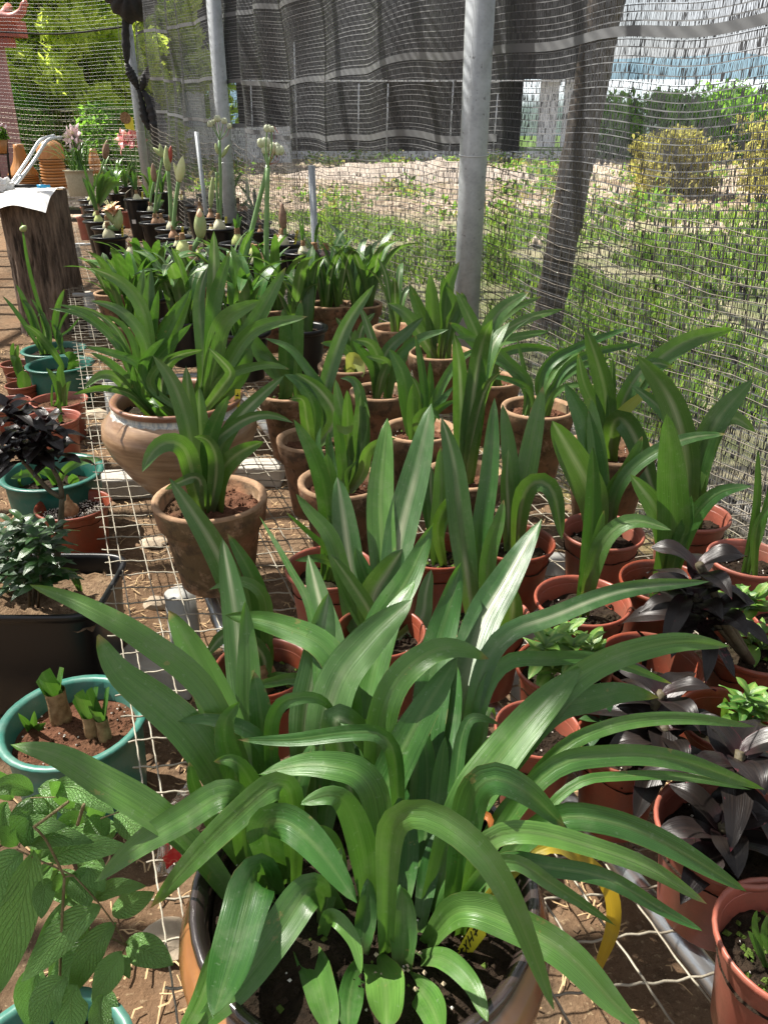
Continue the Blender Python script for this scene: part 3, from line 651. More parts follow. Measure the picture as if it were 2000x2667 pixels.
# ================================================================ POLES, FENCE, NETS
def post(p, r, h, label, wire_z=None, group='galvanised posts along the net'):
    t = thing('steel_post', label, 'post', (p.x, p.y, gz(p.y)), group)
    mb = MB(); z0 = gz(p.y); mb.tube([(p.x, p.y, z0-.05), (p.x, p.y, z0+1), (p.x, p.y, h)], r, 28); mb.build('tube', M['galv'], t)
    if wire_z:
        mb = MB(); mb.tube([(p.x+(r+.002)*math.cos(a), p.y+(r+.002)*math.sin(a), wire_z+.004*math.sin(a)) for a in np.linspace(0, 6.28, 25)], .0018, 5, cap=False); mb.build('tie_wire', M['alu'], t)
post(P1, .053, 3.1, 'thick galvanised post nearest the camera, in front of the net', 1.15)
P2 = P1+Vector((-1.565, 3.35, 0)); post(P2, .053, 3.1, 'galvanised post in the middle, behind the tall seed heads', 1.0)
P3_ = P1+Vector((-3.13, 6.7, 0)); post(P3_, .05, 3.3, 'farthest galvanised post at the net corner, black net tied to it', 1.2)
post(P1-(P2-P1), .053, 3.1, 'galvanised post of the net just outside the right edge of the photo')
for (c, xt, yt, fy, r, lab) in (('U3', 372, 210, 7.3, .018, 'thin grey steel stake leaning by the far black pots'), ('U3', 1365, 500, 4.9, .02, 'thin grey steel stake behind the dark bulb pot')):
    a = P(*px(c, xt, yt), fy); mb = MB(); mb.tube([(a.x+(.03 if 'leaning' in lab else .01), a.y, gz(a.y)), (a.x, a.y, a.z)], r, 12); o = mb.build('steel_stake', M['galv']); tag(o, lab, 'stake')
def fpt(s, off, z):  # s metres along the fence from pole 1 away from camera
    p = P1+FD*s+FN*off; return (p.x, p.y, z+gz(p.y))
def fold(s, z): return .075+.022*np.sin(s*11+1.3*np.sin(s*2.1))*np.clip((s+1)/2.5, .25, 1.3)+.02*np.sin(s*3.1+z*1.2)+.012*np.sin(z*6+s*2)
def sagf(s, z): return .014*np.sin(s*1.9+.6)*(.35+.35*z)+.007*np.sin(s*9+z)+.007*np.sin(s*5.1+z*3)
gzv = np.vectorize(gz)
def netpts(s, z):
    off = fold(s, z); x = P1.x+FD.x*s+FN.x*off; y = P1.y+FD.y*s+FN.y*off
    return np.stack([x, y, z+sagf(s, z)+gzv(y)], -1)
def shade_net():
    t = thing('shade_net', 'black knitted shade net hanging in folds along the right side behind the posts', 'shade net', (P1.x, P1.y, 0))
    S0, S1 = -3.6, 7.45; ribs = np.arange(.02, 3.0, .0215)
    V = []; F = []; b = 0
    for z in ribs:
        s = np.arange(S0, S1, .045); wv = .0011+.0006*RNG.random(); a = netpts(s, z-wv); c = netpts(s, z+wv); n = len(s)
        jz = .0022*np.cumsum(RNG.normal(0, .35, n))*.3; a[:, 2] += jz; c[:, 2] += jz
        V.append(np.concatenate([a, c])); i = np.arange(n-1); F.append(b+np.stack([i, i+1, n+i+1, n+i], 1)); b += 2*n
    big('rib', np.concatenate(V), np.concatenate(F), M['netr'], t, kind='stuff')
    V = []; b = 0; GI = []
    for z in ribs[:-1]:
        s = np.concatenate([np.arange(S0, 2.4, .0033), np.arange(2.4, S1, .0056)]); s = s+RNG.normal(0, .0013, len(s)); n = len(s)
        clump = np.array([mnoise.noise(Vector((q*85, z*170, 0))) for q in s])
        wv = np.where(s > 2.2, .0022, .0014)+.0034*np.clip(clump, 0, 1)*(.6+.8*RNG.random(n)); sl = RNG.normal(.0022, .0016, n)*np.where(RNG.random(n) > .4, 1, -1)
        dk = (clump > .05)|(RNG.random(n) > .8); wv = np.where(dk, wv*1.25, wv*.9); GI.append(np.where(dk, 0, 1))
        z0 = z+RNG.random(n)*.001; z1 = z+.0215-.001*RNG.random(n)
        V.append(np.stack([netpts(s-wv*.5, z0), netpts(s+wv*.5, z0), netpts(s+wv*.5+sl, z1), netpts(s-wv*.5+sl, z1)], 1).reshape(-1, 3))
    V = np.concatenate(V); F = np.arange(len(V)).reshape(-1, 4); GI = np.concatenate(GI)
    big('thread', V, F, [M['netd'], M['netlit']], t, kind='stuff', mats_idx=GI)
    for z, s0 in ((1.20, 0.0), (1.50, S0), (1.92, S0), (2.36, S0)):
        s = np.arange(s0, S1, .03); n = len(s); hw = .014
        a = netpts(s, z-hw); c = netpts(s, z+hw); a -= np.array([FN.x, FN.y, 0])*.003; c -= np.array([FN.x, FN.y, 0])*.003
        i = np.arange(n-1); big('tape', np.concatenate([a, c]), np.stack([i, i+1, n+i+1, n+i], 1), M['tape'], t, smooth=True)
shade_net()
def wire_fence():
    t = thing('wire_fence', 'sagging square wire mesh fence between the posts and the shade net', 'fence', (P1.x, P1.y, 0))
    mb = MB(); S0, S1 = -3.4, 7.4
    def top(s): return 1.12-.13*abs(math.sin((s)/3.7*math.pi))**.8
    def pt(s, k):
        z = .04+k*(top(s)-.04); return Vector(fpt(s, .045+.012*math.sin(s*4+k*3), z+.006*math.sin(s*17+k*9)))
    K = 23
    for k in range(K+1): mb.tube([pt(s, k/K) for s in np.arange(S0, S1, .12)], .0017, 4, cap=False)
    for s in np.arange(S0, S1, .052):
        mb.tube([pt(s+.004*math.sin(j*2.5+s*40), j/12) for j in range(13)], .0015, 4, cap=False)
    mb.build('wires', M['fwire'], t, kind='stuff')
wire_fence()
def back_net():
    t = thing('shade_net', 'thin pale see-through net and wire fence across the far left end', 'shade net', (P3_.x, P3_.y, 0))
    A = Vector((P3_.x, P3_.y, 0)); Bp = Vector((-9.2, 12.4, 0)); d = Bp-A; Ln = d.length; d.normalize(); mb = MB()
    def q(s, z): p = A+d*s; return (p.x, p.y, z+gz(p.y)+.02*math.sin(s*3+z))
    for k in range(100): mb.tube([q(s, .05+k*.036) for s in np.arange(0, Ln, .4)], .0009, 3, cap=False)
    for k in range(int(Ln/.06)): mb.tube([q(k*.06+.01, 1.25), q(k*.06, 3.6)], .0007, 3, cap=False)
    mb.build('thread', M['netr'], t, kind='stuff')
    mb = MB()
    for k in range(22): mb.tube([q(s, .05+k*.054) for s in np.arange(0, Ln, .5)], .0018, 3, cap=False)
    for k in range(int(Ln/.06)): mb.tube([q(k*.06, .03), q(k*.06, 1.2)], .0014, 3, cap=False)
    mb.build('wires', M['wire'], t, kind='stuff')
    mb = MB(); mb.tube([q(s, 1.98-.02*math.sin(s)) for s in np.arange(0, Ln, .3)], .009, 6); mb.build('rope', M['netp'], t)
back_net()
def gathered_net():
    t = thing('gathered_net', 'black net bundled and tied with string to the farthest post', 'net', (P3_.x, P3_.y, 0))
    f = 9.75
    def tb(name, pts, rs, mat='netp', n=12):
        Pq = [P(*px('T1', x, y), f) for x, y in pts]; sp = spline(Pq, 22); r = np.interp(np.linspace(0, 1, 22), np.linspace(0, 1, len(rs)), rs); mb = MB()
        mb.tube(sp, [q*(1+.12*math.sin(i*2.1)) for i, q in enumerate(r)], n); mb.build(name, M[mat], t)
    tb('bundle', [(545,-60),(542,10),(545,80),(543,150),(548,230),(550,275)], [.06,.05,.035,.04,.045,.02])
    tb('bundle', [(550,275),(562,310),(580,345),(598,385)], [.02,.05,.045,.018])
    tb('bundle', [(600,385),(610,430),(625,500),(650,560)], [.018,.035,.05,.03])
    tb('bundle', [(610,392),(625,350),(636,310),(640,285)], [.02,.045,.04,.008])
    tb('bundle', [(618,395),(650,440),(680,520),(690,640)], [.02,.08,.10,.07])
    tb('bundle', [(500,-70),(520,-20),(560,20),(610,0),(640,-50)], [.16,.15,.17,.15,.12])
    for (x, y) in ((543,75),(548,283)): tb('string', [(x-8,y-3),(x,y),(x+10,y+2)], [.012,.02,.012], 'white', 6)
    tb('string', [(588,385),(603,392),(620,388),(636,400)], [.008,.008,.008], 'netp', 6)
gathered_net()
def roof_net():
    t = thing('overhead_shade_net', 'dark shade net stretched overhead above the benches', 'shade net', (-1.5, 3.5, 2.9))
    V = []; F = []; b = 0
    for x in np.arange(-8.5, 2.4, .03):
        xs = np.array([x, x+.0058+.006*(math.sin(x*7.3) > .75)]); n = 2; L_ = np.array([[xs[0], -2.5, 2.9], [xs[1], -2.5, 2.9], [xs[1], 9.2, 2.95], [xs[0], 9.2, 2.95]]); V.append(L_); F.append([b, b+1, b+2, b+3]); b += 4
    big('thread', np.concatenate(V), np.array(F), M['netd'], t, kind='stuff')
    mb = MB()
    for y in np.arange(-2.3, 9.2, .41): mb = MB(); mb.box((-3.05, y, 2.91), (10.9, .06, .002), rot=Matrix.Rotation(.04*math.sin(y*9), 3, 'Z')); mb.build('tape', M['tape'], t, smooth=False)
    for x in (-4.1, -1.6, .9): mb = MB(); mb.tube([(x, -2.5, 2.86), (x, 9.2, 2.9)], .03, 10); mb.build('beam', M['galv'], t)
roof_net()

# ================================================================ OUTSIDE
def leaves_cloud(n, fn, size, seed, flat=.5):
    rg = np.random.default_rng(seed); C = fn(n, rg); n = len(C)
    a = rg.normal(size=(n, 3)); a /= np.linalg.norm(a, axis=1)[:, None]; c = rg.normal(size=(n, 3)); c[:, 2] *= flat; c -= a*(a*c).sum(1)[:, None]; c /= np.linalg.norm(c, axis=1)[:, None]
    s = (size*rg.uniform(.5, 1.3, n))[:, None]
    V = np.stack([C-a*s, C+c*s*.45, C+a*s, C-c*s*.45], 1).reshape(-1, 3); return V, np.arange(len(V)).reshape(-1, 4)
def clumps(cs, rs, k=1.0):
    cs = np.array(cs, float); rs = np.array(rs, float)
    def fn(n, rg):
        i = rg.choice(len(cs), n, p=rs**2/(rs**2).sum()); d = rg.normal(size=(n, 3)); d /= np.linalg.norm(d, axis=1)[:, None]
        return cs[i]+d*(rs[i]*rg.uniform(.45, 1.05, n))[:, None]*np.array([1, 1, .8])
    return fn
def tree(name, x, y, h, cr, n, leaf, mat, label, cat='tree', group=None, seed=0, trunk=.09, low=.3, size=None, sx=1.0):
    g = gz(y); t = thing(name, label, cat, (x, y, g), group); rnd = random.Random(seed); cs = []; rs = []
    mb = MB(); top = Vector((x+rnd.uniform(-.2, .2), y, g+h*.75)); mb.tube([(x, y, g-.05), (x+.05, y, g+h*.35), top], [trunk, trunk*.75, trunk*.3], 8)
    m = 70
    for k in range(m):
        a = rnd.uniform(0, 6.28); q = cr*rnd.random()**.5; zz = g+h*low+(h*(1-low))*rnd.random()
        sh = math.sqrt(max(.12, 1-((zz-g-h*.55)/(h*.55))**2)); c = (x+q*math.cos(a)*sh*sx, y+q*math.sin(a)*sh, zz); cs.append(c); rs.append(cr*rnd.uniform(.18, .36))
        if k % 8 == 0: mb.tube([(x+.03, y, g+h*(.25+.3*rnd.random())), Vector(c)*.6+Vector((x, y, zz))*.4, c], [trunk*.4, trunk*.25, trunk*.08], 5)
    mb.build('trunk', M['twig'], t)
    V, F = leaves_cloud(n, clumps(cs, rs), leaf, seed); big('crown', V, F, M[mat], t, kind='stuff')
# left backdrop : sunlit trees beyond the back net
tree('tree', -5.4, 15.5, 3.4, 1.5, 16000, .12, 'fol', 'sunlit yellow-green leafy tree behind the white flowers', group='sunlit trees beyond the far net', seed=1, low=.10)
tree('tree', -7.5, 16.5, 3.9, 1.9, 17000, .12, 'fol', 'sunlit yellow-green tree right of the pink pillar', group='sunlit trees beyond the far net', seed=2, low=.08)
tree('tree', -4.75, 18, 5.2, 1.25, 12000, .12, 'fol', 'sunlit yellow-green tree seen through the net beside the far post', group='sunlit trees beyond the far net', seed=3, low=.06)
tree('tree', -6.3, 19.5, 5.0, 1.9, 13000, .13, 'fol', 'sunlit yellow-green tree behind the others, left of the far post', group='sunlit trees beyond the far net', seed=11, low=.06)
tree('tree', -9.8, 17.5, 5.2, 2.2, 14000, .13, 'fol', 'sunlit tree at the far left behind the pink pillar', group='sunlit trees beyond the far net', seed=4, low=.1)
tree('tree', -8.0, 13.6, 6.0, 1.6, 9000, .12, 'fold', 'dark tree hanging over the top left corner', seed=5, low=.48, trunk=.05)
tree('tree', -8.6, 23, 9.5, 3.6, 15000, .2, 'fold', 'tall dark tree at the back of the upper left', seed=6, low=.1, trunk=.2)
tree('tree', -6.0, 26, 8.0, 2.6, 12000, .2, 'fol', 'green tree far behind the net left of the shade house', seed=12, low=.05, trunk=.15)
for i, (x, y, h, cr, m, lab) in enumerate([(-6.2, 14.2, 1.3, .9, 'folb', 'low dark green bush below the sunlit trees, left of the yellow card'), (-4.3, 14.0, 1.1, .7, 'folb', 'low bush just behind the yellow card'),
        (7.8, 20, 1.25, 1.5, 'folb', 'green shrub right of the slanting post'), (10.2, 20.5, 1.3, 1.6, 'folb', 'green shrub second right of the slanting post'), (12.6, 20, 1.3, 1.7, 'folb', 'green shrub farther to the right along the far hedge'), (15, 21, 1.4, 1.7, 'folb', 'green shrub at the right edge of the photo'), (5.9, 20.6, 1.2, 1.3, 'folb', 'green shrub peeking from behind the slanting post'),
        (5.6, 11.5, 1.3, .9, 'foly', 'dry yellowish bush at the right behind the net'), (7.3, 11.3, 1.7, 1.0, 'foly', 'taller dry yellow-green bush at the right edge'), (4.3, 12.6, .8, .7, 'foly', 'small straw coloured bush right of the slanting post')]):
    tree('shrub', x, y, h, cr, 7000 if y > 15 else 6000, .09 if y > 15 else .05, m, lab, 'shrub', 'shrubs seen through the nets', seed=20+i, low=.05, trunk=.03)
def shade_house():
    y = 20.0; g = gz(y); t = thing('shade_house', 'large dark netted shade house with white panels across the path', 'building', (0, y, g))
    x0, x1 = -4.6, 4.6
    def bx(name, c, s, m, **k): mb = MB(); mb.box(c, s); return mb.build(name, M[m], t, smooth=False, **k)
    bx('net_wall', ((x0+x1)/2, y+.2, 4.1), (x1-x0, .1, 3.8), 'netp', label='dark netting of the upper wall')
    bx('roof_net', ((x0+x1)/2, y+4, 6.03), (x1-x0, 8, .06), 'netp')
    bx('lower_wall', ((x0+x1)/2, y+.15, g+.05), (x1-x0, .2, .22), 'wallw', label='pale low wall')
    bx('beam', ((x0+x1)/2, y+.08, 2.16), (x1-x0, .08, .035), 'wallw', label='thin white horizontal bar')
    bx('inner_net', (-.1, y+1.3, g+.95), (6.8, .05, 1.7), 'netp')
    for xx in (-4.3, -3.75, 3.75, 4.3): bx('panel', (xx, y+.3, g+.95), (.42, .1, 1.4), 'wallw')
    for xx, z0, z1 in ((-2.0, g, 2.9), (-3.0, g, 2.2), (.05, g, 2.1), (1.5, g, 2.15), (2.5, g, 1.9), (-.6, g, 2.1)):
        mb = MB(); mb.tube([(xx, y-.02, z0), (xx+.04, y-.02, z1)], .016, 8); mb.build('upright', M['wallw'], t)
    for xx in (x0+.1, x1-.1): bx('post', (xx, y+.05, 3.2), (.12, .1, 5.6), 'galv')
shade_house()
def greenhouse():
    t = thing('greenhouse', 'long low white film greenhouse in front of the hills', 'greenhouse', (22, 46, .9)); mb = MB()
    n = 12; vs = []; 
    for x in np.linspace(6, 60, 28):
        for k in range(n+1): a = math.pi*k/n; vs.append((x, 46-3*math.cos(a), .8+.6+2.0*math.sin(a)**.8 if 0 < k < n else .8))
    mb.add(vs, [(i*(n+1)+k, i*(n+1)+k+1, (i+1)*(n+1)+k+1, (i+1)*(n+1)+k) for i in range(27) for k in range(n)]); mb.build('film', M['film'], t)
    for x in np.linspace(6, 60, 14): mb = MB(); mb.tube([(x, 42.9, .8), (x, 42.95, 2.4)], .06, 6); mb.build('hoop', M['galv'], t)
greenhouse()
def white_wall():
    mb = MB(); mb.box((-6.5, 18.8, gz(18.8)+.35), (9, .15, .7)); o = mb.build('low_white_wall', M['wallw'], smooth=False); tag(o, 'low whitish wall behind the bushes at the far left', 'wall')
white_wall()
# slanting post outside the net
a = P(1560, 0, 4.9); b0 = PZ(1437, 780, 0.0)
def slant():
    top = P(1590, -60, 5.0); bot = P(1432, 800, 5.25); d = (bot-top); bot2 = bot+d*((-.05-bot.z)/d.z) if bot.z > 0 else bot
    pts = [bot2.lerp(top, k/9) for k in range(10)]; mb = MB(); pts = spline(pts, 60); mb.tube(pts, [.096+.006*mnoise.noise(Vector((i*.35, 0, 0))) for i in range(60)], 40); mb.v = [tuple(Vector(q)+Vector((1, .3, 0))*.008*mnoise.noise(Vector((q[0]*30, q[1]*30, q[2]*5)))) for q in mb.v]
    o = mb.build('wooden_post', M['trunk']); tag(o, 'dark slanting wooden post just outside the shade net', 'post')
slant()
# kerb, grass
def kerb():
    mb = MB()
    for k in range(14):
        c = P1+FD*(-3+k*.75)+FN*.42; mb = MB(); mb.box((c.x, c.y, gz(c.y)+.03), (.10, .72, .08), rot=Matrix.Rotation(math.atan2(-FD.x, FD.y), 3, 'Z')); kerb_t = KERB; mb.build('kerb_stone', M['concrete'], kerb_t, smooth=False)
KERB = thing('kerb', 'row of concrete kerb stones along the outer foot of the net', 'kerb', (P1.x, P1.y, 0)); kerb()
def grass():
    rg = np.random.default_rng(5); V = []; n = 0
    N = 52000; s = rg.uniform(-4.5, 14, N*2); o = .55+rg.random(N*2)**1.3*7.5
    x = P1.x+FD.x*s+FN.x*o; y = P1.y+FD.y*s+FN.y*o
    pn = np.array([mnoise.noise(Vector((a*.9, b*.9, 1))) for a, b in zip(x, y)]); k = (pn > -.12) & (y < 10.5) & (y > 0); x = x[k][:N]; y = y[k][:N]; n = len(x)
    h = rg.uniform(.03, .11, n); a = rg.uniform(0, 6.28, n); wv = rg.uniform(.004, .012, n); ln = rg.uniform(.01, .07, n); b = rg.uniform(0, 6.28, n)
    z = gzv(y); dx, dy = np.cos(a)*wv, np.sin(a)*wv
    p0 = np.stack([x-dx, y-dy, z], 1); p1 = np.stack([x+dx, y+dy, z], 1); mx, my = x+np.cos(b)*ln*.5, y+np.sin(b)*ln*.5
    p2 = np.stack([mx+dx*.9, my+dy*.9, z+h*.7], 1); p3 = np.stack([x+np.cos(b)*ln, y+np.sin(b)*ln, z+h], 1)
    V = np.stack([p0, p1, p2, p3], 1).reshape(-1, 3); oo = big('grass', V, np.arange(len(V)).reshape(-1, 4), [M['grass'], M['weed']], mats_idx=(rg.random(n) > .5).astype(int)); tag(oo, 'grass and weeds outside the shade net', 'grass', kind='stuff')
grass()

def outer_weeds():
    rg = np.random.default_rng(15); C = []
    for k in range(420):
        x = rg.uniform(-4, 14); y = rg.uniform(8.5, 20)
        if fence_s(x, y) < .6: continue
        if mnoise.noise(Vector((x*.5, y*.8, 4))) < (-.05 if y > 15 else .05): continue
        m = int(rg.integers(20, 90)); q = rg.normal(size=(m, 3))*np.array([.16, .16, .07])+np.array([x, y, gz(y)+.07]); q[:, 2] = np.abs(q[:, 2]-gz(y))+gz(y); C.append(q)
    C = np.concatenate(C); V, F = leaves_cloud(len(C), lambda n, r_: C, .05, 3, .9)
    o = big('weeds', V, F, [M['folb'], M['foly']], mats_idx=(rg.random(len(F)) > .7).astype(int)); tag(o, 'rough weeds growing over the stony ground beyond the net', 'weeds', kind='stuff')
    V = []; F = []
    for k in range(2600):
        x = rg.uniform(-4, 12); y = rg.uniform(8.5, 19.5)
        if fence_s(x, y) < .6: continue
        s_ = rg.uniform(.015, .06)*(2.2 if rg.random() < .03 else 1); z = gz(y)+.01; b = len(V)
        for q in ((1,0,0),(-1,0,0),(0,1,0),(0,-1,0),(0,0,1)): V.append((x+q[0]*s_*rg.uniform(.6, 1.3), y+q[1]*s_*rg.uniform(.6, 1.3), z+q[2]*s_*.8))
        F += [(b+4,b,b+2),(b+4,b+2,b+1),(b+4,b+1,b+3),(b+4,b+3,b)]
    o = big('rubble', np.array(V), np.array(F), M['stone']); tag(o, 'brown rubble strewn along the pale path beyond the net', 'rubble', kind='stuff')
outer_weeds()
def mound():
    n = 60; vs = []; cx, cy = .6, 15.5
    for i in range(n+1):
        for j in range(n+1):
            x = cx-2.6+5.2*i/n; y = cy-1.2+2.4*j/n; q = max(0, 1-((x-cx)/2.6)**2-((y-cy)/1.2)**2); vs.append((x, y, gz(y)-.03+.24*q+.12*q*mnoise.noise(Vector((x*2.5, y*2.5, 1)))+.07*q*mnoise.noise(Vector((x*9, y*9, 1)))))
    mb = MB(); mb.add(vs, [(i*(n+1)+j, (i+1)*(n+1)+j, (i+1)*(n+1)+j+1, i*(n+1)+j+1) for i in range(n) for j in range(n)]); o = mb.build('soil_mound', M['gravel']); tag(o, 'low heap of tan soil on the path beyond the net, left of the nearest post', 'soil heap')
mound()
# ================================================================ FAR LEFT OBJECTS
def pillar():
    t = thing('pavilion', 'pink pavilion pillar with curled red roof corner at the left edge', 'building', (-6.6, 11.6, gz(11.6)))
    f = 11.6; a = P(*px('T1', 72, 640), f); b = P(*px('T1', 14, 200), f)
    mb = MB(); zt = b.z; mb.add([(a.x-.8, f, gz(f)), (a.x+.02, f, gz(f)), (b.x-.02, f, zt), (b.x-.8, f, zt), (a.x-.8, f+.1, gz(f)), (a.x+.02, f+.1, gz(f)), (b.x-.02, f+.1, zt), (b.x-.8, f+.1, zt)],
        [(0,1,2,3),(5,4,7,6),(1,5,6,2),(4,0,3,7),(3,2,6,7)]); mb.build('pillar', M['pink'], t, smooth=False)
    e = P(*px('T1', 118, 145), f); w0 = P(*px('T1', -60, 175), f)
    mb = MB(); mb.box(((e.x+w0.x)/2-.45, f, e.z+.05), (e.x-w0.x+.8, .3, .18)); mb.box(((e.x+w0.x)/2-.5, f, e.z-.10), (e.x-w0.x+.6, .2, .1)); ev = mb.build('eave', M['redtile'], t, smooth=False)
    pts = [P(*px('T1', x, y), f-.3) for x, y in ((-80,70),(0,75),(50,80),(85,62),(105,38),(100,18),(118,12))]; mb = MB(); mb.tube(spline(pts, 24), list(np.linspace(.09, .035, 24)), 12); mb.build('ridge', M['redtile'], t)
    for k in range(8):
        x = e.x-.2-k*.16; mb = MB(); mb.tube([(x, f-.2, e.z+.16), (x-.03, f+.15, e.z+.3)], .05, 8); mb.build('roof_tile', M['redtile'], ev)
pillar()
def stack(cx0, cx1, ytop, ybot, fwd, n, kind, lab):
    a = P(*px('U2', (cx0+cx1)/2, ybot), fwd); zz = a.z; D = (cx1-cx0)/3.318*depth(a)/FPX; r = D/2
    top = P(*px('U2', (cx0+cx1)/2, ytop), fwd).z; H = top-zz
    t = thing('orange_pot_stack', lab, 'pot stack', (a.x, a.y, zz), 'stacks of orange plastic pots at the back')
    body = H*(.55 if kind != 'dome' else .62); st = body/n
    if kind == 'bottle': body = H*.30; st = body/n
    for k in range(n):
        mb = MB(); z = zz+k*st; rr = r*(1-.012*k)
        mb.lathe([(rr*.9, 0), (rr*.98, st*.3), (rr, st*.75), (rr*.94, st*.86), (rr*.88, st*.9), (rr*.6, st*.95), (0, st*.95)], 28, (a.x, a.y, z)); mb.build('pot', M['orange'], t)
    mb = MB(); z = zz+body; hh = H-body
    def flute(prof, name):
        m = len(prof); n_ = 48; vs = []
        for i, (q, h_) in enumerate(prof):
            for k in range(n_): an = 2*math.pi*k/n_; f = 1+.03*math.sin(an*16); vs.append((a.x+q*f*math.cos(an), a.y+q*f*math.sin(an), z+h_))
        mb.add(vs, [(i*n_+k, i*n_+(k+1)%n_, (i+1)*n_+(k+1)%n_, (i+1)*n_+k) for i in range(m-1) for k in range(n_)]); mb.build(name, M['orange'], t)
    if kind == 'dome': flute([(r*.95, 0), (r*.96, hh*.15), (r*.93, hh*.55), (r*.8, hh*.8), (r*.5, hh*.95), (r*.3, hh), (0, hh)], 'upturned_pot')
    elif kind == 'bottle': flute([(r*.97, 0), (r*.9, hh*.08), (r*.7, hh*.24), (r*.52, hh*.42), (r*.40, hh*.62), (r*.34, hh*.85), (r*.32, hh), (r*.2, hh*1.01), (0, hh*1.01)], 'upturned_vase')
    else: flute([(r*.97, 0), (r*.9, hh*.3), (r*.6, hh*.8), (r*.5, hh), (0, hh)], 'upturned_vase')
stack(100, 355, 320, 690, 10.2, 6, 'bottle', 'orange long-necked upturned vases on saucers, leftmost stack behind the stump')
stack(375, 605, 280, 700, 10.3, 10, 'dome', 'tallest orange stack of ribbed pots under a domed pot, left of the white lily')
stack(795, 895, 355, 640, 10.6, 6, 'cone', 'narrow orange stack partly hidden behind the white lily planter')
def stump():
    cx, cy = -2.235, 5.42; t = thing('tree_stump', 'thick upright tree stump with furrowed brown bark at the left', 'stump', (cx, cy, 0))
    n = 150; prof = np.linspace(0, .885, 46); V = []; 
    for z in prof:
        for k in range(n):
            a = 2*math.pi*k/n; fl = 1+.10*math.exp(-z*9)-.03*z
            q = mnoise.noise(Vector((math.cos(a)*9, math.sin(a)*9, z*2.2))); q2 = mnoise.noise(Vector((math.cos(a)*24, math.sin(a)*24, z*6)))
            r = .212*fl*(1+.05*mnoise.noise(Vector((math.cos(a), math.sin(a), z))))-.016*(abs(q) < .12)*(1-abs(q)/.12)+.008*q2
            V.append((cx+r*math.cos(a), cy+r*math.sin(a), z))
    m = len(prof); F = [(i*n+k, i*n+(k+1)%n, (i+1)*n+(k+1)%n, (i+1)*n+k) for i in range(m-1) for k in range(n)]
    mb = MB(); mb.add(V, F); mb.build('bark', M['bark'], t)
    mb = MB(); top = [V[(m-1)*n+k] for k in range(n)]; mb.add([(p[0], p[1], p[2]-.003) for p in top], [tuple(range(n))]); mb.build('cut_top', M['cutwood'], t, smooth=False)
    # paper on top
    mb = MB(); W = 24; vs = []
    for i in range(W+1):
        for j in range(W+1):
            x = cx-.30+.48*i/W; y = cy-.30+.40*j/W; dr = math.hypot(x-cx, y-cy)-.19; z = .893+.004*math.sin(x*30)+.003*math.sin(y*40)
            if dr > 0: z -= dr*.55+dr*dr*1.2
            vs.append((x, y, z))
    mb.add(vs, [(i*(W+1)+j, (i+1)*(W+1)+j, (i+1)*(W+1)+j+1, i*(W+1)+j+1) for i in range(W) for j in range(W)]); o = mb.build('paper_sheet', M['white']); tag(o, 'white paper sheet draped over the stump top', 'paper')
    def pen(x0, x1, y, z, m, lab):
        a, b = P(*px('U2', x0, y), cy-.06), P(*px('U2', x1, y-4), cy-.03); a.z = b.z = z; mb = MB(); mb.tube([a, a.lerp(b, .7), a.lerp(b, .71), b], [.011, .011, .009, .009], 12); o = mb.build('marker_pen', M[m]); tag(o, lab, 'marker pen')
    pen(135, 325, 695, .912, 'ink', 'thick black marker pen lying on the paper on the stump'); pen(325, 440, 695, .910, 'blue', 'light blue pen lying next to the black marker on the stump')
    for dx, lab in ((0, 'left one'), (62, 'right one')):
        pts = [P(*px('U2', x, y), f) for x, y, f in ((70+dx*.4, 705+dx*.3, 5.35), (230+dx, 470, 5.6), (335+dx, 300, 5.7), (372+dx, 270, 5.75), (470+dx, 245+dx*.25, 5.85))]
        if dx == 0: T = thing('bent_aluminium_rack', 'pair of bent aluminium tubes leaning up from the stump', 'tube frame', pts[0])
        mb = MB(); mb.tube(spline(pts, 22), .011, 10); mb.build('tube', M['alu'], T)
    a, b = P(*px('U2', 150, 590), 5.47), P(*px('U2', 190, 596), 5.47); mb = MB(); mb.tube([a, b], .012, 8); mb.build('crossbar', M['alu'], T)
    g = P(*px('U2', 20, 680), 5.35); mb = MB()
    bm = bmesh.new(); bmesh.ops.create_icosphere(bm, subdivisions=4, radius=1)
    for v in bm.verts: k = 1+.3*mnoise.noise(v.co*2)+.18*mnoise.noise(v.co*6); v.co = Vector((v.co.x*.075*k, v.co.y*.06*k, v.co.z*.05*k))+g
    me = bpy.data.meshes.new('plastic_bag'); bm.to_mesh(me); me.materials.append(M['white']); o = bpy.data.objects.new('plastic_bag', me); COL.objects.link(o); tag(o, 'crumpled white plastic bag on the stump at the left edge', 'bag')
stump()
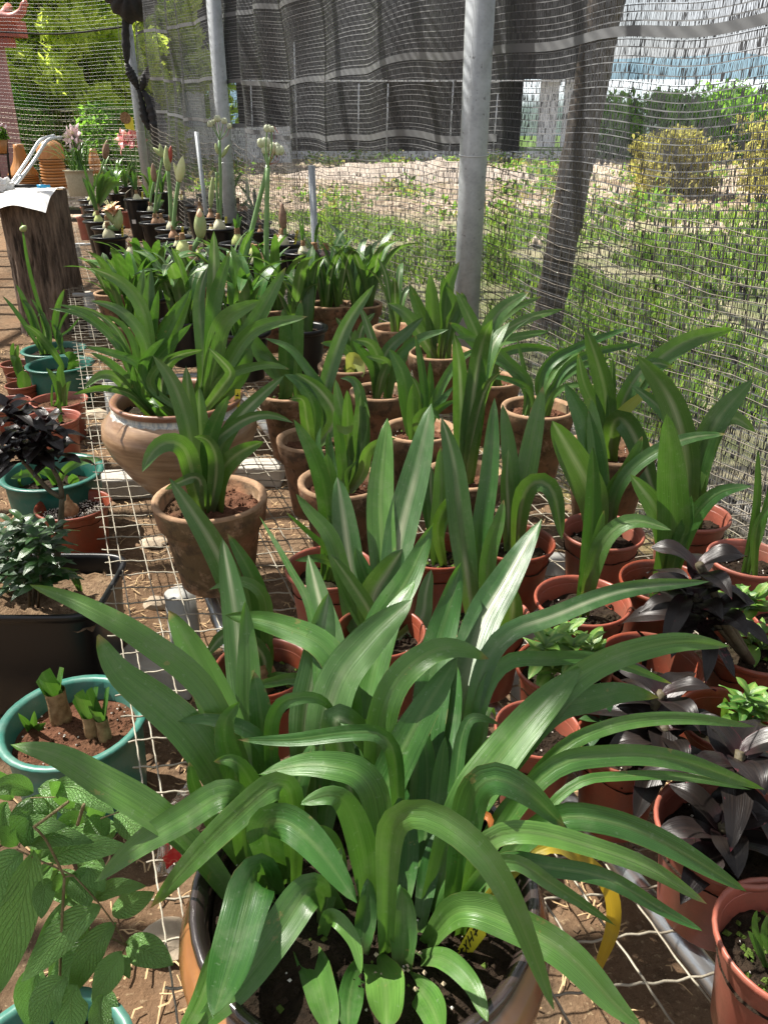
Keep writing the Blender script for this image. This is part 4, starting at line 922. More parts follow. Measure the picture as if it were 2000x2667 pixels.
def rack():
    a = P(*px('U2', 10, 380), 8.6); t = thing('plant_rack', 'dark metal rack with a small purple flowered pot at the left edge', 'plant rack', (a.x, a.y, gz(8.6)))
    for x0, x1 in ((45, 95), (-40, 5)):
        p, q = P(*px('U2', x0, 190), 8.6), P(*px('U2', x1, 640), 8.6); mb = MB(); mb.tube([p, q], .012, 8); mb.build('leg', M['ink'], t)
    for y in (400, 630): mb = MB(); p, q = P(*px('U2', -60, y), 8.6), P(*px('U2', 80, y), 8.6); mb.tube([p, q], .01, 8); mb.build('shelf', M['ink'], t)
    p = P(*px('U2', 10, 395), 8.6); i = thing('potted_plant', 'small orange pot with pale purple flowers on the rack at the left edge', 'potted plant', p); mb = MB()
    mb.lathe([(0,0),(.07,0),(.09,.12),(.08,.12),(0,.1)], 20, p); mb.build('pot', M['orange'], i)
    V, F = leaves_cloud(260, clumps([(p.x, p.y, p.z+.17)], [.10]), .03, 3); big('foliage', V, F, M['folb'], i, kind='stuff')
    V, F = leaves_cloud(120, clumps([(p.x, p.y, p.z+.24)], [.10]), .03, 4); big('flowers', V, F, M['petalw'], i, kind='stuff')
rack()
def card():
    c = P(*px('U2', 1110, 130), 9.7); t = thing('sticky_trap', 'yellow sticky insect card hanging near the farthest post', 'insect card', c)
    mb = MB(); a = P(*px('U2', 1050, 60), 9.7); b = P(*px('U2', 1165, 200), 9.7)
    mb.add([(a.x, 9.7, a.z), (b.x, 9.7, a.z-.03), (b.x, 9.7, b.z), (a.x+.03, 9.7, b.z+.02), (a.x, 9.705, a.z), (b.x, 9.705, a.z-.03), (b.x, 9.705, b.z), (a.x+.03, 9.705, b.z+.02)], [(0,3,2,1),(4,5,6,7),(0,1,5,4),(1,2,6,5),(2,3,7,6),(3,0,4,7)]); cdo = mb.build('card', M['yellow'], t, smooth=False)
    q = P(*px('U2', 1085, 90), 9.69); mb = MB(); mb.add([(q.x+.06*math.cos(k), 9.693, q.z+.06*math.sin(k)) for k in np.linspace(0, 6.28, 14)[:-1]], [tuple(range(13))]); mb.build('brown_patch', M['husk'], cdo, smooth=False)
    mb = MB(); mb.tube([(c.x, 9.7, a.z), (c.x+.02, 9.72, a.z+.9)], .003, 5); mb.build('string', M['netp'], t)
card()

# ================================================================ BULB POTS
def lathe_obj(parent, prof, c, mat, name, n=24, **k): mb = MB(); mb.lathe(prof, n, c, **k); return mb.build(name, M[mat], parent)
def bulb(info, kind, s=1.0, dx=0, dy=0, sub=0):
    c = (info['x']+dx, info['y']+dy, info['z']-.02); m = {'g':'bulbg','w':'bulbw','b':'bulbb','k':'bulbk'}[kind]
    r = .042*s; z = [(r*.6, 0), (r*.95, r*.5), (r, r*.95), (r*.9, r*1.4), (r*.62, r*1.85), (r*.38, r*2.2), (r*.32, r*2.5)]
    b = lathe_obj(info['t'], z, c, m, 'bulb', 26, wob=.05)
    nk = lathe_obj(b, [(r*.36, r*2.15), (r*.47, r*2.35), (r*.34, r*2.5), (r*.45, r*2.7), (r*.33, r*2.85), (r*.40, r*3.05), (r*.2, r*3.1), (0, r*2.9)], c, 'husk', 'neck', 18, wob=.25)
    return Vector((c[0], c[1], c[2]+r*2.9))
def stem_to(info, base, top, r0=.011, r1=.008, name='stem', mat='greenstem'):
    base = Vector(base); top = Vector(top); mid = base.lerp(top, .5)+Vector((random.uniform(-.01, .01), 0, 0)); mb = MB(); mb.tube(spline([base, mid, top], 12), list(np.linspace(r0, r1, 12)), 10); mb.build(name, M[mat], info['t'])
def budobj(info, p, tip, r, mat, name='bud'):
    p = Vector(p); tip = Vector(tip); d = tip-p; n = 10; mb = MB(); mb.tube([p+d*(k/n) for k in range(n+1)], [max(.0008, r*math.sin(math.pi*(.12+.86*(k/n))**.9)**.8) for k in range(n+1)], 12); return mb.build(name, M[mat], info['t'])
def flower(info, c, d, R_, mat, name='flower'):
    d = Vector(d).normalized(); a = d.orthogonal().normalized(); b = d.cross(a); mb = MB()
    for k in range(6):
        an = k*math.pi/3+.2; rd = a*math.cos(an)+b*math.sin(an); Lq = R_*(1 if k % 2 else .92)
        leaf_mesh(mb, [Vector(c)-d*R_*.7, Vector(c)-d*R_*.2+rd*Lq*.22, Vector(c)+d*R_*.1+rd*Lq*.65, Vector(c)+d*R_*.02+rd*Lq], R_*.55, prof=prof_lance, n=9, cols=5, fold=.05, side0=d.cross(rd), view=False, seed=k)
    o = mb.build(name, M[mat], info['t']); mb = MB()
    for k in range(5): an = k*1.25; e = Vector(c)+d*R_*.55+(a*math.cos(an)+b*math.sin(an))*R_*.16; mb.tube([Vector(c)-d*R_*.5, e], R_*.018, 4)
    o2 = mb.build('stamens', M['budy'], o)
def tagpart(info, dx, dy, h=.07, lean=.01, w=.015):
    mb = MB(); x, y, z = info['x']+dx, info['y']+dy, info['z']; mb.add([(x-w/2, y, z-.02), (x+w/2, y, z-.02), (x+w/2+lean, y+.01, z+h), (x-w/2+lean, y+.01, z+h)], [(0,1,2,3)]); o = mb.build('name_tag', M['yellow'], info['t'], smooth=False, label='yellow plastic name tag')
    mb = MB()
    for k in range(4): zz = z+h*(.25+.17*k); xx = x+lean*(.25+.17*k); mb.box((xx, y-.0015+.01*(.25+.17*k), zz), (w*.55, .001, h*.05)); mb.box((xx+w*.12, y-.0016+.01*(.25+.17*k), zz+h*.04), (w*.08, .001, h*.12))
    mb.build('writing', M['ink'], o, smooth=False)
BP = []
def bpot(c, x, y, kind, lab, s=.88, D=.25, second=None, tg=None, h=.27, sc_=None):
    u, v = px(c, x, y)
    i = make_pot('black', u, v, D=D, h=h, base=.30, label=lab, cat='potted bulb', group='black plastic pots with amaryllis bulbs', name='bulb_pot', soil='soil', sd=.022, perl=26, clods=20)
    top = bulb(i, kind, s*.85)
    if second: bulb(i, second[0], second[1], second[2], second[3])
    if tg: tagpart(i, *tg)
    i['top'] = top; BP.append(i)
    if sc_:
        mb = MB(); a = i['x']-.02; mb.add([(a-.017, i['y']-D*.475, .49), (a+.017, i['y']-D*.475, .49), (a+.017, i['y']-D*.46, .455), (a-.017, i['y']-D*.46, .455)], [(0,1,2,3)]); mb.build('sticker', M['white'], i['t'], smooth=False)
    return i
b1 = bpot('U5', 1330, 735, 'k', 'black pot with a glossy dark purple bulb, nearest the net', 1.25, second=('k', 1.0, .06, .03), tg=(.10, .02, .1))
b2 = bpot('U5', 1205, 640, 'w', 'black pot with white bulb and cut stem stubs, left behind the dark bulb', .95, tg=None)
b3 = bpot('U5', 985, 545, 'w', 'black pot with pale bulb, thick husk and tall brown bud', 1.15, tg=(.07, -.03, .1, .03), sc_=1, second=('b', .7, -.05, .03))
b4 = bpot('U5', 700, 735, 'w', 'black pot in the front row with white sticker and pink-white bulb pair', 1.15, second=('b', 1.0, .05, 0), sc_=1)
b5 = bpot('U5', 660, 640, 'g', 'black pot with small yellow-green bulb and white grit, behind the sticker pot', .8)
b6 = bpot('U5', 500, 545, 'g', 'black pot with plump lime green bulb and cut leaves', 1.2, sc_=1)
b7 = bpot('U5', 960, 470, 'b', 'black pot with slim brown bulb hidden behind the tall brown bud', .8)
b8 = bpot('U5', 740, 412, 'b', 'black pot with brown necked bulb between the two seed stems', .7)
b9 = bpot('U5', 700, 318, 'b', 'black pot with straw-brown bulb under arching leaves', 1.1)
b10 = bpot('U5', 300, 385, 'w', 'black pot with smooth cream bulb under the left seed stem', 1.3, second=('w', .5, -.07, .03))
b11 = bpot('U5', 270, 325, 'b', 'black pot holding twin bulbs and two thin tags', .7, tg=(.06, .02, .06))
b12 = bpot('U5', 570, 195, 'b', 'black pot with two tan bulbs and a closed green bud', 1.0, second=('b', 1.1, -.06, .02))
b13 = bpot('U5', 420, 137, 'g', 'black pot with yellow bulb topped by a fan of leaves', 1.0)
b14 = bpot('U5', 320, 77, 'b', 'small black pot with brown bulb right of the seed stems near the middle post', .8)
b15 = bpot('U5', 205, 262, 'b', 'black pot with reddish bulb and a slender green bud', .95)
b16 = bpot('U5', 90, 190, 'b', 'black pot with reddish brown bulb and short green shoot', 1.0)
b17 = bpot('U5', 60, 137, 'b', 'black pot with brown bulb and a short leafy tip, left of the slender bud', .9)
b18 = bpot('U4', 1250, 915, 'b', 'black pot in front row with brown bulb and fat pink tipped bud', 1.0)
b20 = bpot('U4', 1160, 850, 'g', 'black pot with large flat yellow-green bulb', 1.35, second=('g', .5, .08, .04))
b21 = bpot('U4', 1090, 765, 'w', 'black pot with pale bulb behind the large flat bulb', .8)
b22 = bpot('U4', 1050, 680, 'b', 'black pot with shaggy dry husk and yellow tag under the cream bud', 1.0, tg=(.05, .02, .08))
b23 = bpot('U4', 1030, 592, 'w', 'black pot with off-white bulb under three tall bud stems', 1.15)
b24 = bpot('U4', 850, 530, 'b', 'black pot with twin brown bulbs and husks', .95, second=('b', .8, .05, 0))
b25 = bpot('U4', 855, 462, 'b', 'black pot with a brown bulb behind a broad pale leaf', .8)
b26 = bpot('U4', 800, 402, 'w', 'black pot with cream bulb and long brown pointed bud', 1.0, tg=(-.06, .04, .07))
b27 = bpot('U4', 790, 337, 'b', 'black pot with tan bulb behind the cream one', .9)
b28 = bpot('U4', 652, 278, 'w', 'tall black pot with bright white bulb and yellow tag', 1.05, tg=(.05, -.02, .08), sc_=1, D=.24, h=.36)
b30 = bpot('U4', 350, 680, 'w', 'black pot at the left front with pale bulb and yellow tag', 1.2, tg=(.09, 0, .1))
b31 = bpot('U4', 340, 582, 'w', 'black pot with greenish white bulb below the peach flower', 1.1, tg=(.07, .02, .09))
b32 = bpot('U4', 240, 512, 'g', 'black pot with green bulb at the left row', 1.05)
b33 = bpot('U4', 215, 452, 'g', 'black pot with yellow bulb half hidden by the peach flower', .9)
b34 = bpot('U4', 240, 390, 'b', 'black pot behind the peach flower', .8)
b35 = bpot('U4', 180, 335, 'w', 'black pot with pale husky bulb at the far left row', 1.1)
b36 = bpot('U4', 150, 285, 'g', 'black pot with yellow bulb and strap leaves, end of the left row', .9)
b37 = bpot('U4', 1155, 285, 'w', 'black pot with white bulb behind yellow tag near the leaning stake', 1.1, tg=(-.02, -.05, .07))
b39 = bpot('U4', 590, 850, 'w', 'black pot with husky white bulb just behind the green leaves', .9)
b40 = bpot('U4', 1420, 228, 'w', 'black pot with pale bulb farthest right in the back row', .9)
# plants in the bulb pots (photo-traced stems)
def tall(i, c, x, y, r0=.012, r1=.009, df=0): p = P(*px(c, x, y), i['y']+df); stem_to(i, i['top']-Vector((0,0,.03)), p, r0, r1); return p
p = tall(b3, 'U5', 990, 380, .016, .013); budobj(b3, p-Vector((0,0,.01)), P(*px('U5', 970, 115), b3['y']), .026, 'budb')
p = tall(b15, 'U5', 205, 160, .010, .009); budobj(b15, p, P(*px('U3', 510, 600), b15['y']), .022, 'budg')
p = tall(b18, 'U4', 1340, 690, .014, .017); budobj(b18, p-Vector((0,0,.005)), P(*px('U4', 1330, 385), b18['y']), .035, 'budg'); budobj(b18, P(*px('U4', 1330, 500), b18['y']-.01), P(*px('U4', 1328, 388), b18['y']-.01), .018, 'petalo')
p = tall(b12, 'U3', 820, 790, .010, .010); budobj(b12, p, P(*px('U3', 805, 615), b12['y']), .022, 'budg')
p = tall(b26, 'U4', 840, 90, .010, .010); budobj(b26, P(*px('U3', 10, 640), b26['y']), P(*px('U2', 1320, 480), b26['y']), .026, 'budb'); stem_to(b26, p, P(*px('U3', 10, 640), b26['y']), .010, .010)
p = tall(b22, 'U3', 220, 630, .014, .013); budobj(b22, P(*px('U3', 220, 640), b22['y']), P(*px('U3', 255, 420), b22['y']), .030, 'budy'); budobj(b22, P(*px('U3', 222, 640), b22['y']), P(*px('U3', 172, 470), b22['y']), .012, 'budy', 'bract')
p = tall(b23, 'U3', 125, 540, .016, .014); budobj(b23, P(*px('U3', 128, 550), b23['y']), P(*px('U3', 108, 330), b23['y']), .026, 'budg'); budobj(b23, P(*px('U3', 140, 480), b23['y']), P(*px('U3', 152, 330), b23['y']), .018, 'budr')
stem_to(b24, b24['top'], P(*px('U3', 80, 430), b24['y']), .010, .009); budobj(b24, P(*px('U3', 80, 430), b24['y']), P(*px('U3', 55, 310), b24['y']), .018, 'budg'); budobj(b24, P(*px('U3', 75, 420), b24['y']), P(*px('U3', 0, 345), b24['y']), .018, 'budg')
p = tall(b30, 'U4', 455, 600, .020, .016); budobj(b30, P(*px('U4', 440, 600), b30['y']), P(*px('U4', 470, 400), b30['y']), .032, 'budg')
budobj(b30, P(*px('U4', 430, 560), b30['y']), P(*px('U4', 290, 380), b30['y']), .02, 'budg'); flower(b30, P(*px('U4', 360, 370), b30['y']), (-.45, -.2, .9), .085, 'petalo'); flower(b30, P(*px('U4', 395, 380), b30['y']+.02), (.1, -.2, .95), .075, 'petalo')
p = tall(b36, 'U2', 910, 440, .010, .009); budobj(b36, P(*px('U2', 910, 440), b36['y']), P(*px('U2', 928, 280), b36['y']), .035, 'budb')
# seed heads on long stems
def seedhead(i, c, x, y, pods, ri=.011):
    n0 = P(*px(c, x, y), i['y']); stem_to(i, Vector((i['x'], i['y'], i['z'])) if 'bx' not in i else i['bx'], n0, ri*1.2, ri*.9)
    for (a, b_, s) in pods:
        q = P(*px(c, a, b_), i['y']); stem_to(i, n0, q, .0035, .003, 'pedicel'); mb = MB()
        for k in range(3):
            an = k*2.09; cc = q+Vector((math.cos(an)*s*.42, math.sin(an)*s*.42, 0)); mb.lathe([(.0001, -s*.9), (s*.45, -s*.6), (s*.58, 0), (s*.45, s*.55), (.0001, s*.85)], 12, cc)
        mb.build('seed_pod', M['pod'], i['t'])
        mb = MB(); mb.tube([n0, n0.lerp(q, .5)+Vector((.02, 0, -.015)), q+Vector((.012, 0, .01)), q+Vector((.03, 0, -.02))], .0013, 4); mb.build('dry_filament', M['budr'], i['t'])
# ================================================================ MIDDLE PLANTS
CL = dict(h=.215, base=.30, group='terracotta pots with amaryllis', name='terracotta_pot_plant', soil='soilr')
def cpot(u, v, w, lab, **k): q = dict(CL); q.update(k); return make_pot('clay', u, v, wpx=w, label=lab, **q)
RP = dict(h=.155, base=.30, group='brick red plastic pots with amaryllis', name='red_pot_plant', sd=.04)
def rpot(u, v, w, lab, **k): q = dict(RP); q.update(k); return make_pot('plastic', u, v, wpx=w, label=lab, **q)

c1 = cpot(547, 1293, 303, 'isolated weathered terracotta pot with stained collar right of the bare mesh strip', clods=120, perl=0)
c2 = cpot(891, 1250, 235, 'terracotta pot behind the single front red pot, with a folded leaf tip')
c3 = cpot(818, 1140, 200, 'terracotta pot right of the brown jar and behind another terracotta pot', sd=.03)
c4 = cpot(1092, 1116, 202, 'terracotta pot in the middle with mossy soil and slim upright leaves', moss=.3)
c5 = cpot(757, 1018, 172, 'dark stained terracotta pot touching the right side of the brown jar', moss=.3)
c6 = cpot(908, 950, 165, 'terracotta pot in the third row left of the small far one')
c7 = cpot(992, 1017, 168, 'terracotta pot with three dark based shoots in the centre')
c8 = cpot(1145, 915, 172, 'terracotta pot just left of the foot of the nearest post')
c9 = cpot(1030, 852, 125, 'small terracotta pot farthest back in front of the black pots')
c10 = cpot(1275, 985, 165, 'terracotta pot just right of the foot of the nearest post', moss=.2)
c11 = cpot(1401, 1059, 196, 'terracotta pot by the net with many narrow grassy leaves')
c12 = cpot(1590, 1165, 240, 'large terracotta pot by the net with one yellowing leaf')
c13 = cpot(1208, 1232, 215, 'dark terracotta pot hidden behind broad upright leaves')
p1 = rpot(858, 1473, 233, 'red plastic pot standing alone left of centre with a small curled leaf')
p2 = rpot(1140, 1430, 205, 'red plastic pot with mossy soil in the centre', moss=.6)
p3 = rpot(1339, 1407, 214, 'red plastic pot with a leaf folding down over its right side')
p4 = rpot(1569, 1380, 215, 'red plastic pot with speckled broad leaf, right of the white pipe leg')
p5 = rpot(1517, 1559, 251, 'red plastic pot with one slim upright shoot and bare dark soil', clods=120)
p6 = rpot(1800, 1336, 200, 'red plastic pot farthest back against the net on the right')
p7 = rpot(1727, 1510, 225, 'red plastic pot half hidden behind the upper dark-leaved plant')
p8 = rpot(1950, 1450, 210, 'red plastic pot at the right edge with thin grassy leaves')
p14 = rpot(684, 1734, 256, 'red plastic pot with beige fertiliser beads, left behind the foreground clump', beads=26, moss=1.0)
p15 = rpot(990, 1640, 240, 'red plastic pot mostly hidden behind the foreground leaves, tall broad leaves')
p16 = rpot(1257, 1600, 253, 'red plastic pot with long silvery leaf, left of the pot with bare soil', moss=1.0)
jar = make_pot('jar', 461, 1031, wpx=340, h=.29, base=.30, label='large round brown glazed jar with blue-white drips full of strap leaves', cat='potted plant', name='glazed_jar_plant', soil='soil', sd=.045, perl=60, clods=60)
crock = make_pot('crock', 952, 2290, wpx=900, h=.25, base=.30, label='big black and amber glazed crock in the foreground overflowing with green strap leaves', cat='potted plant', name='glazed_crock_plant', soil='soil', sd=.03, perl=46, clods=420, beads=30, moss=.5)

LP, LW, LG = 'leafp', 'leafw', 'leaf'
# terracotta pot 1
for pts, w_, df, m in [([(830,1000),(822,800),(805,585)], 78, .05, LW), ([(835,960),(790,760),(730,620),(660,540)], 80, .02, LW), ([(930,1020),(1000,850),(1100,740),(1230,625)], 66, .02, LW), ([(900,960),(930,830),(990,712)], 72, -.02, LG),
        ([(905,960),(980,870),(1080,805),(1180,795),(1268,832)], 52, .0, LW), ([(830,1040),(800,940),(745,908),(670,940),(615,1045)], 88, -.10, LP), ([(945,1080),(985,1000),(1060,945),(1140,912)], 82, -.06, LP), ([(935,1060),(930,960),(890,895),(838,892)], 70, -.07, LP), ([(870,900),(860,760),(862,672)], 80, .07, LW), ([(860,1070),(800,1080),(712,1120)], 50, -.08, LW)]:
    L(c1, 'A', pts, w_, df, m)
for pts, w_, df, m in [([(650,1250),(590,950),(520,780),(420,615)], 125, .02, LG), ([(680,1300),(660,1050),(640,838)], 145, .05, LG), ([(650,1500),(520,1370),(370,1235)], 38, -.04, LG), ([(700,1600),(600,1540),(430,1557)], 60, -.05, LG), ([(690,1350),(645,1250)], 50, 0, LG)]:
    L(p1, 'M1', pts, w_, df, m)
for pts, w_, df, m in [([(1090,680),(1060,350),(1010,-10),(992,-120)], 150, .18, LW), ([(1050,500),(960,200),(850,80),(770,-30)], 95, .10, LG), ([(1180,560),(1260,400),(1345,270)], 170, .06, LW), ([(1180,640),(1080,470),(960,300)], 85, .02, LW), ([(1230,600),(1150,430),(1090,260)], 100, .08, LG),
        ([(1240,350),(1225,0),(1262,-440)], 150, .28, LG), ([(1330,200),(1420,-150),(1500,-520)], 165, .30, LW), ([(1440,660),(1470,500),(1500,380)], 90, .12, LW)]:
    L(p15, 'G1', pts, w_, df, m)
for pts, w_, df, m in [([(1370,1400),(1400,1150),(1395,800)], 120, .08, LG), ([(1375,1380),(1400,1250),(1480,1130),(1560,1080)], 85, .0, LP), ([(1340,1350),(1300,1150),(1240,800)], 80, .12, LG), ([(1350,1300),(1330,1100),(1335,930)], 80, .1, LW)]:
    L(p2, 'M1', pts, w_, df, m)
for pts, w_, df, m in [([(1540,1400),(1500,1000),(1470,820),(1400,600)], 165, .12, LW), ([(1655,1450),(1720,1000),(1755,470)], 130, .16, LG)]:
    L(p16, 'M1', pts, w_, df, m)
for pts, w_, df, m in [([(440,760),(500,560),(540,385)], 110, .06, LG), ([(560,1300),(600,1100),(590,950)], 150, -.03, LW)]:
    L(p16, 'M2', pts, w_, df, m)
for pts, w_, df, m in [([(640,480),(690,200),(800,-370)], 140, .14, LG), ([(600,450),(580,100),(530,-250)], 110, .12, LG), ([(650,460),(700,290),(800,250),(880,350),(925,650)], 130, -.07, LP), ([(620,350),(660,280),(790,352)], 30, -.03, LG), ([(570,470),(560,250),(570,50)], 90, .05, LW)]:
    L(p3, 'M2', pts, w_, df, m)
for pts, w_, df, m in [([(1555,1270),(1524,1112),(1470,998)], 58, .12, LG), ([(1545,1300),(1482,1173),(1437,1095)], 84, -.01, LW), ([(1600,1290),(1663,1203),(1783,1142),(1892,1130)], 36, .02, LP), ([(1590,1290),(1630,1230),(1672,1136)], 42, .03, LG), ([(1560,1250),(1545,1100),(1540,1040)], 50, .1, LG)]:
    L(p4, 'P', pts, w_, df, m)
for pts, w_, df, m in [([(1100,830),(1135,430),(1130,30)], 118, .02, LG), ([(1095,850),(1160,650),(1205,455)], 80, .0, LG), ([(1130,850),(1230,620),(1400,520),(1655,590)], 118, -.02, LP)]:
    L(p5, 'M2', pts, w_, df, m, spread=.1)
for pts, w_, df, m in [([(1810,1250),(1830,1170),(1874,1082),(1961,986)], 66, .02, LP), ([(1800,1280),(1860,1110),(1910,1085),(1965,1125)], 52, .02, LP), ([(1792,1250),(1775,1130),(1735,1020),(1657,925)], 70, -.0, LW), ([(1800,1200),(1735,1080),(1640,1000)], 40, .1, LW)]:
    L(p6, 'P', pts, w_, df, m)
for pts, w_, df, m in [([(1750,1400),(1748,1250),(1735,1076)], 80, -.02, LG), ([(1770,1420),(1814,1335),(1874,1278),(1958,1266)], 46, -.04, LG), ([(1740,1430),(1710,1330),(1640,1235)], 62, .0, LW), ([(1760,1430),(1790,1360),(1800,1290)], 40, -.02, LG)]:
    L(p7, 'P', pts, w_, df, m, spread=.15)
for pts, w_, df, m in [([(1968,1330),(1973,1172)], 20, .0, LG), ([(1985,1360),(2010,1250)], 20, .0, LG), ([(1965,1400),(1985,1340),(2030,1300)], 22, -.02, LG)]:
    L(p8, 'P', pts, w_, df, m)
for pts, w_, df, m in [([(1580,1060),(1561,962),(1524,853)], 50, .03, LP), ([(1610,1080),(1675,974),(1784,889),(1913,856)], 54, .06, LP), ([(1610,1090),(1639,1010),(1693,944),(1753,958)], 42, .02, LP), ([(1600,1110),(1630,1065),(1697,1008)], 32, -.05, 'leafyg'), ([(1590,1120),(1610,1080),(1650,1130),(1690,1250),(1720,1330)], 55, -.13, LW), ([(1590,1060),(1595,930)], 24, .02, LP), ([(1560,1090),(1520,1000),(1505,920)], 36, .03, LP)]:
    L(c12, 'P', pts, w_, df, m, spread=.15)
for pts, w_, df, m in [([(1422,962),(1512,901),(1639,853)], 24, .1, LG), ([(1458,974),(1542,919),(1672,895)], 22, .05, LG), ([(1370,1020),(1313,950),(1241,929)], 18, .05, LG), ([(1380,1000),(1338,956),(1259,889),(1181,876)], 25, .08, LG), ([(1368,980),(1346,883)], 12, .06, LG), ([(1440,1030),(1480,1005),(1548,1001)], 16, -.03, LG), ([(1420,1000),(1470,940),(1560,860)], 22, .1, LG), ([(1400,1000),(1440,930),(1500,900)], 20, .08, LG), ([(1380,1020),(1330,990),(1250,975)], 16, 0, LG), ([(1430,1020),(1500,960),(1590,930)], 20, .05, LG)]:
    L(c11, 'P', pts, w_, df, m, spread=.5)
for pts, w_, df, m in [([(1265,889),(1301,811),(1377,760)], 42, .06, LP), ([(1280,900),(1361,835),(1467,805)], 26, .05, LP), ([(1275,880),(1330,810),(1410,772)], 22, .08, LP), ([(1290,935),(1360,905),(1455,912)], 24, .0, LG), ([(1250,900),(1223,829),(1187,757)], 36, .05, LP), ([(1255,920),(1200,860),(1170,840)], 30, .0, LG), ([(1270,910),(1340,880),(1430,862)], 26, .03, LG)]:
    L(c10, 'P', pts, w_, df, m, spread=.5)
for pts, w_, df, m in [([(1157,841),(1169,739),(1196,681)], 34, .03, LP), ([(1127,841),(1120,715)], 38, .02, LP), ([(1162,830),(1153,717)], 34, .03, LP), ([(1165,850),(1190,800),(1160,745)], 26, 0, LP), ([(1120,870),(1090,800),(1067,740)], 34, .04, LP), ([(1170,870),(1210,790),(1200,760)], 24, 0, LG), ([(1100,880),(1060,820),(1010,790)], 34, .0, LW)]:
    L(c8, 'P', pts, w_, df, m, spread=.5)
for pts, w_, df, m in [([(1190,620),(1150,330),(1055,150)], 108, .05, LG), ([(1295,600),(1275,300),(1230,60)], 55, .04, LG), ([(1315,560),(1330,400),(1325,225)], 50, .04, LG), ([(1330,580),(1390,420),(1510,230),(1659,140)], 62, .05, LG), ([(1340,590),(1400,500),(1480,400)], 55, .02, LG), ([(1235,640),(1290,565),(1350,560),(1392,625)], 60, -.07, LG), ([(1210,600),(1215,380)], 78, .0, LG), ([(1280,560),(1240,400),(1200,330)], 60, .05, LW), ([(1350,590),(1430,520),(1500,490)], 50, -.02, LG)]:
    L(c4, 'M1', pts, w_, df, m, spread=.45)
for pts, w_, df, m in [([(790,900),(780,650),(775,420)], 88, .02, LP), ([(880,960),(860,700),(865,440)], 102, .0, LW), ([(745,1000),(725,780),(690,550)], 72, .0, LG), ([(880,980),(900,850),(970,780),(1100,742)], 78, -.06, LP), ([(800,800),(720,500),(700,350)], 90, .06, LW), ([(880,820),(860,430),(810,340),(730,345)], 88, .05, LW), ([(885,700),(880,500),(930,610)], 60, .0, LW), ([(770,980),(810,930),(845,890)], 26, -.04, LG), ([(590,820),(600,660)], 40, .1, LG), ([(660,840),(655,700)], 60, .08, LG)]:
    L(c2, 'M1', pts, w_, df, m, spread=.4)
mbf = MB(); q = [P(*px('M1', *k), c2['y']-.09) for k in ((700,650),(820,655),(810,700),(765,722),(715,700))]; mbf.add(q+[P(*px('M1', 765, 668), c2['y']-.085)], [(0,5,4),(5,1,2),(5,2,3),(5,3,4)]); mbf.build('leaf', M[LW], c2['t'], label='folded over leaf tip')
for pts, w_, df, m in [([(700,620),(590,420),(430,310)], 108, .02, LW), ([(510,640),(480,480),(390,490)], 84, -.06, LP), ([(620,480),(690,200),(780,-30),(960,-280)], 98, .14, LW), ([(560,560),(470,380),(360,320)], 90, .02, LG), ([(640,620),(600,400),(520,300),(400,140),(230,80)], 62, .1, LG), ([(620,640),(590,450),(480,240),(410,130)], 60, .1, LG)]:
    L(c3, 'M1', pts, w_, df, m, spread=.5)
for pts, w_, df, m in [([(370,330),(370,100),(350,-120)], 100, .04, LG), ([(440,340),(450,50),(470,-180)], 85, .06, LG), ([(380,380),(260,250),(80,-10)], 110, .0, LG), ([(350,380),(250,200),(60,180)], 60, 0, LG)]:
    L(c5, 'M1', pts, w_, df, m, spread=.5)
for pts, w_, df, m in [([(1000,300),(940,120),(830,90)], 90, -.02, LW), ([(960,300),(900,200),(810,90)], 70, -.03, LG), ([(1010,280),(1050,150),(1150,60),(1280,-60)], 80, .05, LW), ([(1000,300),(900,-40),(860,-130)], 65, .1, LW), ([(1080,320),(1110,210),(1250,80),(1450,20)], 60, .02, LG), ([(1090,320),(1150,200),(1210,-30)], 60, .08, LW), ([(950,340),(940,290)], 35, 0, LG), ([(1010,330),(1050,240),(980,215),(900,200)], 60, -.05, LW)]:
    L(c7, 'M1', pts, w_, df, m, spread=.6)
for pts, w_, df, m in [([(810,200),(860,250),(880,340)], 80, -.1, 'leafyg'), ([(820,180),(780,40),(700,-60)], 70, .05, LW), ([(840,180),(880,0),(960,-90)], 60, .05, LW), ([(800,200),(740,130),(600,110)], 60, 0, LG), ([(820,170),(830,20)], 60, .03, LG)]:
    L(c6, 'M1', pts, w_, df, m)
fan(c9, 6, .30, .5, .035, LW, 3); fan(c13, 7, .42, .3, .045, LW, 5)
# pot 14
for pts, w_, df, m in [([(590,760),(560,480),(400,185)], 100, .03, LG), ([(600,780),(480,600),(330,260),(89,-113)], 140, .05, LW), ([(600,860),(480,740),(380,730),(280,860)], 95, -.05, LW), ([(610,800),(600,520),(490,440),(420,440),(300,490)], 70, .0, LG), ([(640,950),(800,990),(780,960),(590,1000),(430,1015)], 60, -.1, LG), ([(600,850),(700,560),(500,440)], 60, .1, LG)][:5]:
    L(p14, 'G1', pts, w_, df, m, spread=.1)
lathe_obj(p14['t'], [(.02,0),(.021,.03),(.015,.05),(.014,.08),(.009,.09)], (p14['x'], p14['y'], p14['z']-.005), 'husk', 'neck', 16)
